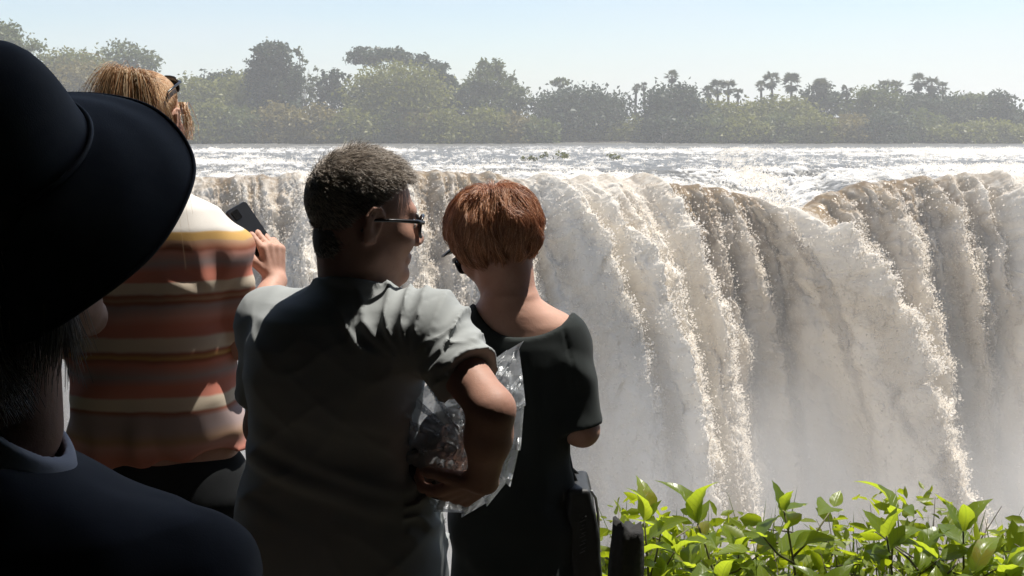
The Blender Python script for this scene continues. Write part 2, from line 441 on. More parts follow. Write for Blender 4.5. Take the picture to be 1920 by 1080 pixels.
# drops of spray flung off the falls
def droplets(name, pts, rad, mat, label):
    me = bpy.data.meshes.new(name); me.vertices.add(len(pts)); me.vertices.foreach_set('co', np.asarray(pts, np.float32).ravel())
    me.attributes.new('drop_size', 'FLOAT', 'POINT').data.foreach_set('value', np.asarray(rad, np.float32))
    me.materials.append(mat); me.update()
    o = bpy.data.objects.new(name, me); COL.objects.link(o)
    ng = bpy.data.node_groups.new(name, 'GeometryNodeTree')
    ng.interface.new_socket('Geometry', in_out='INPUT', socket_type='NodeSocketGeometry'); ng.interface.new_socket('Geometry', in_out='OUTPUT', socket_type='NodeSocketGeometry')
    gi = ng.nodes.new('NodeGroupInput'); go = ng.nodes.new('NodeGroupOutput')
    mp_ = ng.nodes.new('GeometryNodeMeshToPoints'); na = ng.nodes.new('GeometryNodeInputNamedAttribute'); na.data_type = 'FLOAT'; na.inputs['Name'].default_value = 'drop_size'
    sm_ = ng.nodes.new('GeometryNodeSetMaterial'); sm_.inputs['Material'].default_value = mat
    ng.links.new(gi.outputs[0], mp_.inputs['Mesh']); ng.links.new(na.outputs['Attribute'], mp_.inputs['Radius'])
    ng.links.new(mp_.outputs[0], sm_.inputs['Geometry']); ng.links.new(sm_.outputs[0], go.inputs[0])
    md_ = o.modifiers.new('drops', 'NODES'); md_.node_group = ng
    return tag(o, label, kind='stuff')
rng = np.random.default_rng(4)
pu, pt_ = np.gradient(np.stack([fx, fy, fz], -1), axis=1), np.gradient(np.stack([fx, fy, fz], -1), axis=0)
area = np.linalg.norm(np.cross(pu, pt_), axis=-1); area[:, (ku < 330) | (ku > 2000)] *= .25
wgt = (area * (1 + 1.2 * jet) * (0.35 + 1.0 * ridge_s) * (.12 + ch) * sstep(3.35, 2.95, T)).ravel()
N_SPRAY = 800000
pick = rng.choice(wgt.size, N_SPRAY, p=wgt / wgt.sum())
out = np.abs(rng.normal(0, 1, N_SPRAY)) * (0.05 + 0.20 * ch.ravel()[pick] * (.5 + ridge_s.ravel()[pick]))
Vf = Vall[nr:].reshape(-1, 3)[pick]
hv = np.stack([hx, hy, hz], -1).reshape(-1, 3)[pick]
drag = np.clip(rng.exponential(.35, N_SPRAY), 0, 1.6) * ch.ravel()[pick]
c0 = Vf + hv * out[:, None] + np.stack([rng.normal(0, .18, N_SPRAY), rng.normal(0, .10, N_SPRAY), drag * .5 * out], -1)
t_ = NT('spray_drops'); t_.bsdf.inputs['Base Color'].default_value = (0.86, 0.80, 0.71, 1); t_.bsdf.inputs['Roughness'].default_value = 0.8; t_.bsdf.inputs['Specular IOR Level'].default_value = 0.2
tlb = t_.new('ShaderNodeBsdfTranslucent'); tlb.inputs['Color'].default_value = (0.88, 0.82, 0.73, 1); mxb = t_.new('ShaderNodeMixShader'); mxb.inputs[0].default_value = .55
t_.ln(t_.bsdf.outputs[0], mxb.inputs[1]); t_.ln(tlb.outputs[0], mxb.inputs[2]); t_.ln(mxb.outputs[0], t_.out.inputs['Surface'])
droplets('spray', c0, rng.lognormal(-3.55, 0.42, N_SPRAY), t_.m, 'white drops of spray thrown off the falling water')
# foam flying over the rapids
wg2 = (foam_r ** 2 * np.gradient(ss)[:, None] * (1 - .8 * calm)).ravel(); wg2 = np.clip(wg2, 0, None)
pk = rng.choice(wg2.size, 40000, p=wg2 / wg2.sum())
Vr = np.stack([rx, ry, rz], -1).reshape(-1, 3)[pk] + np.stack([rng.normal(0, .3, pk.size), rng.normal(0, .3, pk.size), np.abs(rng.normal(0, .10, pk.size))], -1)
droplets('river_foam', Vr, rng.lognormal(-3.3, .4, pk.size), t_.m, 'flecks of foam tossed up by the rapids')

# mist rising from the gorge in front of the lower falls
def box_mesh(name, x0, x1, y0, y1, z0, z1):
    v = [(x0, y0, z0), (x1, y0, z0), (x1, y1, z0), (x0, y1, z0), (x0, y0, z1), (x1, y0, z1), (x1, y1, z1), (x0, y1, z1)]
    f = [(3, 2, 1, 0), (4, 5, 6, 7), (0, 1, 5, 4), (1, 2, 6, 5), (2, 3, 7, 6), (3, 0, 4, 7)]
    me = bpy.data.meshes.new(name); me.from_pydata(v, [], f); me.update(); return me
MIST = True
if MIST:
    tm = NT('mist_air'); tm.n.remove(tm.bsdf)
    pv = tm.new('ShaderNodeVolumePrincipled'); pv.inputs['Color'].default_value = (0.98, 0.965, 0.94, 1); pv.inputs['Anisotropy'].default_value = 0.2
    tcm = tm.new('ShaderNodeTexCoord')
    sp = tm.new('ShaderNodeSeparateXYZ'); tm.ln(tcm.outputs['Object'], sp.inputs[0])
    hr = tm.new('ShaderNodeMapRange'); hr.inputs['From Min'].default_value = -10; hr.inputs['From Max'].default_value = -38
    hr.inputs['To Min'].default_value = 0; hr.inputs['To Max'].default_value = 1; tm.ln(sp.outputs['Z'], hr.inputs['Value'])
    pw = tm.new('ShaderNodeMath', operation='POWER'); pw.inputs[1].default_value = 1.4; tm.ln(hr.outputs[0], pw.inputs[0])
    nn = tm.noise(0.10, 4, 0.6, stretch=(1.5, 0.6, 0.5))
    nr_ = tm.new('ShaderNodeMapRange'); nr_.inputs['From Min'].default_value = 0.42; nr_.inputs['From Max'].default_value = 0.66; tm.ln(nn, nr_.inputs['Value'])
    m1 = tm.new('ShaderNodeMath', operation='MULTIPLY'); tm.ln(pw.outputs[0], m1.inputs[0]); tm.ln(nr_.outputs[0], m1.inputs[1])
    m2 = tm.new('ShaderNodeMath', operation='MULTIPLY'); m2.inputs[1].default_value = 0.26; tm.ln(m1.outputs[0], m2.inputs[0])
    tm.ln(m2.outputs[0], pv.inputs['Density'])
    tm.ln(pv.outputs[0], tm.out.inputs['Volume'])
    mist = link('mist', box_mesh('mist', -75, 75, 56, 100, -61, -7), tm.m)
    tag(mist, 'pale mist rising from the gorge in front of the falls', kind='stuff')
# thin haze between here and the far bank
th = NT('haze_air'); th.n.remove(th.bsdf)
pv = th.new('ShaderNodeVolumePrincipled'); pv.inputs['Color'].default_value = (0.97, 0.97, 0.96, 1); pv.inputs['Density'].default_value = 0.00105; pv.inputs['Anisotropy'].default_value = 0.3
th.ln(pv.outputs[0], th.out.inputs['Volume'])
haze = link('haze', box_mesh('haze', -2600, 2600, -310, 5600, -72, 34), th.m)
tag(haze, 'thin bright haze in the air over the river', kind='stuff')
# ================================================================== trees of the far bank
MAT_DARK = leaf_mat('foliage_dark', (0.020, 0.034, 0.016), (0.05, 0.070, 0.032), (0.07, 0.10, 0.03), 0.5, 0.25)
MAT_OLIVE = leaf_mat('foliage_olive', (0.095, 0.10, 0.016), (0.20, 0.195, 0.036), (0.24, 0.25, 0.035), 0.4, 0.3)
MAT_BROWN = leaf_mat('foliage_brownish', (0.12, 0.098, 0.024), (0.22, 0.175, 0.048), (0.24, 0.19, 0.045), 0.4, 0.3)
MAT_GREEN = leaf_mat('foliage_green', (0.06, 0.075, 0.02), (0.125, 0.145, 0.036), (0.15, 0.18, 0.036), 0.4, 0.3)
MAT_PALM = leaf_mat('palm_fronds', (0.045, 0.055, 0.03), (0.085, 0.095, 0.05), (0.11, 0.12, 0.05), 0.8, 0.25)
MAT_BARK = simple_mat('bark', (0.05, 0.04, 0.03), (0.10, 0.08, 0.06), 3, 0.9, 0.5, 8, 0.05)

def leaf_quads(C, size, rng, flat=0.0):
    """diamond shaped leaf sprays round the points C"""
    n = len(C)
    a = rng.normal(size=(n, 3)); a[:, 2] *= (1 - flat); a /= np.linalg.norm(a, axis=1)[:, None] + 1e-9
    b = rng.normal(size=(n, 3)); b[:, 2] *= (1 - flat); b -= a * (a * b).sum(1)[:, None]; b /= np.linalg.norm(b, axis=1)[:, None] + 1e-9
    s = size * rng.uniform(0.6, 1.4, (n, 1))
    c = np.cross(a, b) * s * 0.25
    V = np.stack([C - a * s, C + b * s * 0.55 + c, C + a * s, C - b * s * 0.55 + c], 1).reshape(-1, 3)
    return V, (np.arange(n)[:, None] * 4 + np.arange(4)[None])
def small_leaves(C, size, rng, flat=0.35):
    """folded six-point leaves, half as wide as long"""
    n = len(C)
    a = rng.normal(size=(n, 3)); a[:, 2] = np.abs(a[:, 2]) * (1 - flat) ; a /= np.linalg.norm(a, axis=1)[:, None]
    b = rng.normal(size=(n, 3)); b -= a * (a * b).sum(1)[:, None]; b /= np.linalg.norm(b, axis=1)[:, None]
    nn = np.cross(a, b); s = size * rng.lognormal(0, .35, (n, 1)); w = s * rng.uniform(.3, .5, (n, 1)); f = s * rng.uniform(.0, .22, (n, 1)); dr = s * rng.uniform(-.1, .35, (n, 1))
    down = np.array([0, 0, -1.0])
    V = np.stack([C - a * s, C - a * s * .35 + b * w + nn * f, C + a * s * .35 + b * w * .8 + nn * f + down * dr * .4, C + a * s + down * dr, C + a * s * .35 - b * w * .8 + nn * f + down * dr * .4, C - a * s * .35 - b * w + nn * f], 1).reshape(-1, 3)
    i = np.arange(n)[:, None] * 6
    return V, np.concatenate([i + np.array([[0, 1, 2, 3]]), i + np.array([[0, 3, 4, 5]])])
def crown_points(lobes, per, rng, clump=0.22, spread=0.55):
    """lobes: (x, y, z, rx, ry, rz, density); clumps of leaves mostly near the outside of each lobe"""
    out = []
    for (x, y, z, a, b, c, dn) in lobes:
        nc = max(6, int(dn * per * (a * c + b * c + a * b) ** 0.85 / 4))
        d = rng.normal(size=(nc, 3)); d /= np.linalg.norm(d, axis=1)[:, None]
        r = rng.uniform(0.25, 1.0, (nc, 1)) ** 0.45
        r = r * (1 + 0.22 * noise3(d[:, 0] * 2.2 + x, d[:, 1] * 2.2, d[:, 2] * 2.2 + z, 3)[:, None])
        cc = np.array([x, y, z]) + d * r * np.array([a, b, c])
        k = rng.integers(8, 16, nc)
        rep = np.repeat(cc, k, 0)
        out.append(rep + rng.normal(size=rep.shape) * np.array([1, 1, 0.7]) * clump * spread * max(1.0, (a * c) ** 0.25))
    return np.concatenate(out)
def far_tree(name, label, cat, mat, D, lobes_px, base_px=None, dens=1.0, size=0.38, trunk=True, group=None, seed=0, clump=0.9, limbs=5, trunk_r=0.3, base_row=None):
    """a tree or bush: lobes given as (column, row, half width, half height, density) of what one sees at distance D"""
    rng = np.random.default_rng(1000 + seed)
    s = M_PER_PX(D)
    L = []
    for i, lb in enumerate(lobes_px):
        p = P(lb[0], lb[1], D)
        dn = lb[4] if len(lb) > 4 else 1.0
        L.append((p.x, D + rng.uniform(-0.3, 0.3) * lb[2] * s, p.z, lb[2] * s, max(lb[2], lb[3]) * s * 0.9, lb[3] * s, dn))
    bx = P(base_px if base_px is not None else lobes_px[0][0], 260, D).x
    gz = float(ground_h(np.array([bx]), np.array([D]))[0])
    gz = max(gz, RIVER_Z - 0.4)
    root = empty(name, (bx, D, gz), label, cat, group)
    o = np.array([bx, D, gz])
    C = crown_points(L, 17 * dens, rng, clump)
    C = C[C[:, 2] > gz + 0.05]
    V, Fc = leaf_quads(C - o, size * 1.15, rng, 0.2)
    link('crown', mesh_np('crown', V, Fc, True), mat, root)
    mb = MB()
    top = max(L, key=lambda l: l[2])
    r0 = trunk_r
    mid = Vector((0.55 * (top[0] - bx), 0.1, 0.55 * (top[2] - gz)))
    mb.tube([(0, 0, -0.5), (0.05, 0, 0.25 * (top[2] - gz)), mid, (top[0] - bx, top[1] - D, top[2] - gz + 0.3 * top[5])], [r0 * 1.25, r0, r0 * 0.7, r0 * 0.2], 7)
    for l in L[:limbs + 3]:
        for q in range(2 if len(L) > 2 else limbs):
            e = Vector((l[0] - bx + rng.uniform(-.6, .6) * l[3], l[1] - D + rng.uniform(-.5, .5) * l[4], l[2] - gz + rng.uniform(-.1, .8) * l[5]))
            st = Vector((0.03, 0, rng.uniform(0.2, 0.5) * e.z))
            mb.tube([st, st.lerp(e, 0.5) + Vector((0, 0, 0.12 * e.z)) * 0.5, e], [r0 * 0.45, r0 * 0.3, r0 * 0.08], 5)
    link('trunk', mb.mesh('trunk'), MAT_BARK, root)
    return root
def far_palm(label, D, cx, top, w, foot, seed, lean=0, n=26, group='fan palms on the far bank'):
    """fan palm: tall slim stem, round head of stiff fans, dead leaves hanging under it"""
    rng = np.random.default_rng(3000 + seed)
    s = M_PER_PX(D)
    R = w * s * 0.5
    hp = P(cx, top, D); head = np.array([hp.x, D, hp.z - R * 0.75])
    bx = P(cx - lean, 260, D).x
    gz = float(ground_h(np.array([bx]), np.array([D]))[0])
    root = empty('fan_palm', (bx, D, gz), label, 'palm', group)
    hl = head - np.array([bx, D, gz])
    mb = MB()
    mb.tube([(0, 0, -.4), (hl[0] * .25, 0, hl[2] * .35), (hl[0] * .7, 0, hl[2] * .75), tuple(hl)], [.34, .25, .27, .2], 8)
    link('trunk', mb.mesh('trunk'), MAT_BARK, root)
    fv, ff = [], []
    for i in range(n):
        dead = i >= n * 0.72
        el = rng.uniform(-0.25, 1.4) if not dead else rng.uniform(-1.35, -0.5)
        az = rng.uniform(0, 2 * math.pi)
        d = Vector((math.cos(az) * math.cos(el), math.sin(az) * math.cos(el), math.sin(el)))
        ln = R * (0.52 if not dead else 0.35)
        c = Vector(hl) + d * ln - Vector((0, 0, 0.10 * R))
        sd = d.cross(Vector((0, 0, 1))).normalized(); upv = sd.cross(d).normalized()
        fr = R * rng.uniform(0.42, 0.58)
        k = 9
        b = len(fv)
        fv.append(tuple(c))
        for j in range(2 * k + 1):
            a = (j / (2 * k) - 0.5) * 4.2
            rr = fr * (1.0 if j % 2 == 0 else 0.62)
            fv.append(tuple(c + (d * math.cos(a) + sd * math.sin(a)) * rr + upv * (-0.28 * rr * rr / fr) + Vector((0, 0, -0.10 * rr))))
        for j in range(2 * k): ff.append((b, b + 1 + j, b + 2 + j))
        # stalk as a thin blade
        w2 = sd * 0.05
        b = len(fv); fv += [tuple(Vector(hl) - w2), tuple(Vector(hl) + w2), tuple(c + w2), tuple(c - w2)]
        ff += [(b, b + 1, b + 2), (b, b + 2, b + 3)]
    link('crown', mesh_np('crown', np.array(fv), np.array(ff), True), MAT_PALM, root)
    return root

TR = [  # name, label, category, material, distance, lobes, options
 ('acacia_tree', 'tall flat-topped tree at the far left edge, above the black hat', 'tree', MAT_GREEN, 236, [(-30, 66, 70, 22, 1.3), (40, 84, 44, 12, .8), (10, 105, 60, 14, .9), (-60, 120, 60, 40, 1)], dict(clump=.7)),
 ('leafy_tree', 'olive-green round-topped tree just right of the hat crown', 'tree', MAT_OLIVE, 262, [(120, 125, 45, 26), (175, 130, 45, 28), (100, 150, 40, 40), (140, 180, 60, 50)], {}),
 ('leafy_tree', 'airy grey-green tree rising behind the ponytail head', 'tree', MAT_GREEN, 268, [(235, 112, 38, 30, .9), (270, 122, 30, 24, .8), (210, 135, 35, 25, .8), (245, 165, 55, 45, 1)], dict(clump=.7)),
 ('bushy_tree', 'brownish bushy tree between the hat and the ponytail head', 'tree', MAT_BROWN, 250, [(160, 165, 62, 45, 1.2), (110, 190, 50, 50), (215, 195, 50, 50), (160, 230, 90, 40)], {}),
 ('bushy_tree', 'rounded olive bush right beside the ponytail head', 'bush', MAT_OLIVE, 256, [(350, 190, 42, 42), (385, 205, 40, 45), (330, 230, 50, 40)], {}),
 ('leafy_tree', 'small dark tree on the skyline left of the tallest tree', 'tree', MAT_DARK, 272, [(388, 152, 20, 18, .9), (415, 153, 25, 20, .9), (440, 165, 28, 30), (405, 190, 40, 40)], dict(clump=.6)),
 ('bushy_tree', 'broad olive tree left of and below the tallest tree', 'tree', MAT_OLIVE, 262, [(455, 178, 55, 38), (430, 215, 60, 50), (490, 210, 45, 48)], {}),
 ('leafy_tree', 'tallest dark tree on the far bank, with stacked dense lobes', 'tree', MAT_DARK, 258, [(513, 100, 28, 22, 1.5), (488, 97, 12, 12, 1.2), (500, 122, 34, 18, 1.5), (540, 120, 16, 18, .8), (478, 150, 16, 22, 1.2), (512, 158, 46, 32, 1.6), (548, 150, 20, 25, 1), (520, 190, 45, 40, 1)], dict(clump=.55)),
 ('leafy_tree', 'thin sparse tree leaning beside the tallest dark tree', 'tree', MAT_GREEN, 264, [(562, 98, 12, 10, .35), (568, 122, 9, 14, .4), (588, 140, 14, 16, .4), (575, 158, 20, 14, .5), (600, 150, 9, 10, .35), (570, 190, 30, 35, .7)], dict(clump=.4, size=.3, base_px=566)),
 ('leafy_tree', 'sparse dark tree on the skyline left of the umbrella-topped tree', 'tree', MAT_DARK, 262, [(622, 138, 18, 14, .55), (640, 150, 16, 14, .5), (618, 168, 22, 24, 1.1), (632, 195, 36, 36)], dict(clump=.45)),
 ('acacia_tree', 'umbrella-topped tree with a flat airy crown on the skyline', 'tree', MAT_DARK, 274, [(700, 104, 44, 14, 1), (735, 100, 30, 9, .7), (680, 112, 30, 9, .8), (770, 112, 34, 10, .8), (810, 128, 26, 12, .8)], dict(clump=.55, base_px=752, trunk_r=.35)),
 ('bushy_tree', 'large domed olive tree below the umbrella-topped tree', 'tree', MAT_OLIVE, 258, [(745, 160, 72, 40, 1.2), (700, 185, 55, 40, 1), (800, 185, 50, 42, 1), (745, 215, 90, 40)], {}),
 ('leafy_tree', 'dark upright tree on the right flank of the domed olive tree', 'tree', MAT_DARK, 264, [(820, 140, 16, 22, .9), (838, 158, 16, 22, .9), (850, 185, 28, 30), (830, 200, 36, 36)], dict(clump=.5)),
 ('leafy_tree', 'round-headed tree on the skyline above the copper-haired head', 'tree', MAT_GREEN, 268, [(915, 130, 26, 18, 1), (900, 150, 30, 20, .8), (938, 160, 34, 24, 1.1), (965, 180, 28, 22, 1), (925, 200, 62, 36, 1.1)], dict(clump=.6)),
 ('leafy_tree', 'low grey-green tree in the dip left of the round-headed tree', 'tree', MAT_GREEN, 270, [(862, 165, 22, 18, .7), (880, 178, 24, 20, .8), (868, 205, 36, 30)], dict(clump=.5)),
 ('leafy_tree', 'small round tree standing alone on the skyline, mushroom-shaped', 'tree', MAT_GREEN, 276, [(1051, 156, 15, 9, 1.1), (1052, 178, 12, 14, .7), (1050, 200, 25, 22)], dict(clump=.4)),
 ('bushy_tree', 'wide dark bluish thicket left of the first palms', 'tree', MAT_DARK, 268, [(1090, 195, 58, 30, 1.2), (1140, 205, 48, 28, 1.1), (1035, 200, 45, 26, 1), (1085, 225, 100, 30)], {}),
 ('bushy_tree', 'big domed grey-green tree under the tallest single palm', 'tree', MAT_DARK, 256, [(1262, 195, 48, 34, 1.3), (1235, 210, 36, 38, 1.1), (1290, 208, 40, 34, 1.1), (1285, 168, 14, 12, .8), (1262, 240, 60, 34)], {}),
 ('bushy_tree', 'pale olive tree below the wide palm clump', 'tree', MAT_OLIVE, 262, [(1350, 215, 48, 26), (1320, 225, 38, 34), (1395, 222, 42, 26), (1350, 245, 70, 26)], {}),
 ('bushy_tree', 'olive tree below the pair of tall palms', 'tree', MAT_OLIVE, 264, [(1455, 208, 52, 24), (1490, 215, 45, 28), (1420, 225, 40, 28), (1460, 240, 75, 28)], {}),
 ('leafy_tree', 'dark shaggy tree with palm-like head beside the palm pair', 'tree', MAT_DARK, 268, [(1535, 178, 28, 22, 1), (1560, 192, 24, 22, .9), (1530, 205, 40, 30)], dict(clump=.5)),
 ('bushy_tree', 'rounded bush between the small palm and the palm grove', 'tree', MAT_GREEN, 262, [(1625, 188, 26, 22), (1650, 200, 34, 30), (1610, 215, 40, 34), (1640, 240, 60, 30)], {}),
 ('bushy_tree', 'dense dark tree under the palm grove', 'tree', MAT_DARK, 266, [(1700, 205, 52, 26), (1745, 195, 40, 20), (1760, 215, 55, 34), (1700, 235, 60, 34)], {}),
 ('leafy_tree', 'low grey tree right of the palm grove', 'tree', MAT_GREEN, 268, [(1815, 192, 34, 18, .9), (1790, 205, 34, 24), (1840, 208, 34, 28), (1810, 230, 50, 34)], dict(clump=.6)),
 ('leafy_tree', 'dark peaked tree near the right edge', 'tree', MAT_DARK, 260, [(1870, 186, 16, 16, 1.1), (1860, 202, 26, 20, 1.2), (1885, 206, 24, 26, 1.2), (1865, 230, 40, 34)], {}),
 ('leafy_tree', 'dark tree falling away at the right edge of the bank', 'tree', MAT_DARK, 272, [(1918, 218, 26, 18), (1945, 230, 34, 22), (1925, 245, 45, 24)], {}),
]
for i, (nm, lb, ct, mt, D, lobes, kw) in enumerate(TR):
    far_tree(nm, lb, ct, mt, D, lobes, seed=i, group='trees on the far bank', **kw)

BUSH = [  # column, row of top, half width, distance, material, label
 (20, 205, 60, 246, MAT_OLIVE, 'low olive waterside bush hidden in part by the black hat'),
 (300, 212, 48, 248, MAT_OLIVE, 'low waterside bush behind the nape of the ponytail head'),
 (392, 192, 42, 247, MAT_OLIVE, 'yellow-green rounded waterside bush, first right of the ponytail head'),
 (365, 226, 30, 244, MAT_OLIVE, 'small yellow-green bush at the water, right of the hat brim'),
 (450, 205, 50, 249, MAT_GREEN, 'grey-green waterside bush below the small dark skyline tree'),
 (520, 196, 56, 250, MAT_BROWN, 'large brownish waterside bush below the tallest tree'),
 (590, 198, 54, 248, MAT_BROWN, 'brownish rounded waterside bush above the grey-haired head, left side'),
 (655, 205, 50, 247, MAT_OLIVE, 'olive waterside bush straight above the grey-haired head'),
 (712, 212, 40, 249, MAT_GREEN, 'dark-footed green bush right of the grey-haired head'),
 (770, 205, 52, 252, MAT_BROWN, 'brownish bush in the middle of the bank below the domed tree'),
 (830, 208, 48, 250, MAT_OLIVE, 'olive bush on the bank left of the copper-haired head'),
 (905, 206, 52, 250, MAT_OLIVE, 'olive waterside bush below the round-headed tree'),
 (965, 215, 44, 251, MAT_BROWN, 'brownish bush where the near island ends'),
 (1010, 222, 36, 250, MAT_GREEN, 'low green bush at the tip of the near island'),
 (1070, 236, 46, 266, MAT_OLIVE, 'low olive scrub below the wide dark thicket, left half'),
 (1140, 232, 48, 266, MAT_OLIVE, 'low olive scrub below the wide dark thicket, right half'),
 (1195, 222, 40, 262, MAT_OLIVE, 'olive bush at the foot of the two thin palms'),
 (1325, 212, 46, 252, MAT_GREEN, 'green bush at the water right of the domed grey-green tree'),
 (1395, 218, 46, 250, MAT_OLIVE, 'pale olive bush at the water below the wide palm clump'),
 (1460, 215, 46, 252, MAT_GREEN, 'green bush at the water below the tall palm pair'),
 (1520, 210, 48, 250, MAT_OLIVE, 'pale olive bush at the water below the shaggy palm-headed tree'),
 (1590, 214, 50, 252, MAT_BROWN, 'brownish bush at the water below the small single palm'),
 (1665, 205, 42, 250, MAT_DARK, 'dark upright bush at the water below the palm grove'),
 (1730, 210, 44, 254, MAT_GREEN, 'green bush right of the dark upright bush'),
 (1785, 232, 44, 250, MAT_OLIVE, 'low pale bush at the water, second from the right edge'),
 (1855, 230, 66, 250, MAT_OLIVE, 'low wide pale bush at the water near the right edge'),
 (1960, 228, 60, 252, MAT_OLIVE, 'low bush cut by the right edge of the frame')]
for i, (cx, tp, hw, D, mt, lb) in enumerate(BUSH):
    h = 268 - tp
    rg = random.Random(i)
    far_tree('waterside_bush', lb, 'bush', mt, D, [(cx, tp + h * .42, hw * .72, h * .42, 1.1), (cx - hw * .5, tp + h * .62, hw * .55, h * .38), (cx + hw * .5, tp + h * .58, hw * .55, h * .42), (cx + rg.uniform(-.3, .3) * hw, 258, hw * .9, 14, .9)],
             seed=100 + i, group='bushes along the far shore', clump=.8, trunk_r=.14, size=.36)
PALMS = [ # column, top row, crown width, distance, label
 (1193, 156, 22, 268, 'thin short palm, first from the left of the palms'),
 (1207, 154, 20, 270, 'thin short palm touching the first one'),
 (1260, 130, 32, 266, 'single palm standing highest above the domed tree'),
 (1328, 160, 30, 268, 'short palm at the left end of the wide clump'),
 (1345, 149, 38, 270, 'palm in the left half of the wide flat-topped clump'),
 (1366, 148, 38, 266, 'palm in the right half of the wide flat-topped clump'),
 (1384, 164, 26, 268, 'short palm at the right end of the wide clump'),
 (1427, 150, 26, 270, 'smaller palm leaning out left of the tall pair'),
 (1447, 133, 42, 266, 'taller left palm of the tall pair'),
 (1484, 136, 46, 268, 'broad right palm of the tall pair'),
 (1540, 146, 42, 266, 'palm above the shaggy dark tree'),
 (1588, 157, 30, 264, 'small single palm in a gap of the skyline'),
 (1658, 147, 38, 268, 'left palm of the grove near the right'),
 (1680, 148, 36, 266, 'second palm of the grove near the right'),
 (1722, 137, 40, 268, 'tallest palm of the grove near the right'),
 (1748, 142, 38, 266, 'fourth palm of the grove near the right'),
 (1768, 152, 30, 268, 'rightmost shorter palm of the grove')]
for i, (cx, tp, w, D, lb) in enumerate(PALMS):
    far_palm(lb, D, cx, tp, w, 220, i, lean=random.Random(i).uniform(-5, 5))
# flooded shrubs out in the rapids
for i, (cx, py, hw, hh, D, lb) in enumerate([(1040, 291, 30, 7, 141, 'low flooded shrub standing in the rapids above the copper-haired head'), (990, 296, 16, 5, 138, 'small flooded shrub left of the low shrub in the rapids'), (1152, 293, 17, 7, 140, 'small dark flooded shrub alone in the rapids')]):
    p = P(cx, py, D); s = M_PER_PX(D); rg = np.random.default_rng(i)
    root = empty('flooded_shrub', (p.x, D, RIVER_Z), lb, 'shrub', 'shrubs in the rapids')
    L = [(0, 0, p.z - RIVER_Z, hw * s, hw * s * .7, hh * s, .8), (hw * s * .5, 0.2, p.z - RIVER_Z - .1, hw * s * .5, hw * s * .5, hh * s * .8, .8)]
    V, Fc = leaf_quads(crown_points(L, 26, rg, .18), .13, rg, .1)
    link('crown', mesh_np('crown', V, Fc), MAT_OLIVE, root)
    mb = MB()
    for k in range(7):
        a = k * 0.9
        mb.tube([(0, 0, -.3), (math.cos(a) * hw * s * .3, math.sin(a) * .3, .3), (math.cos(a) * hw * s * .7, math.sin(a) * .5, p.z - RIVER_Z)], [.05, .04, .01], 5)
    link('stem', mb.mesh('stem'), MAT_BARK, root)

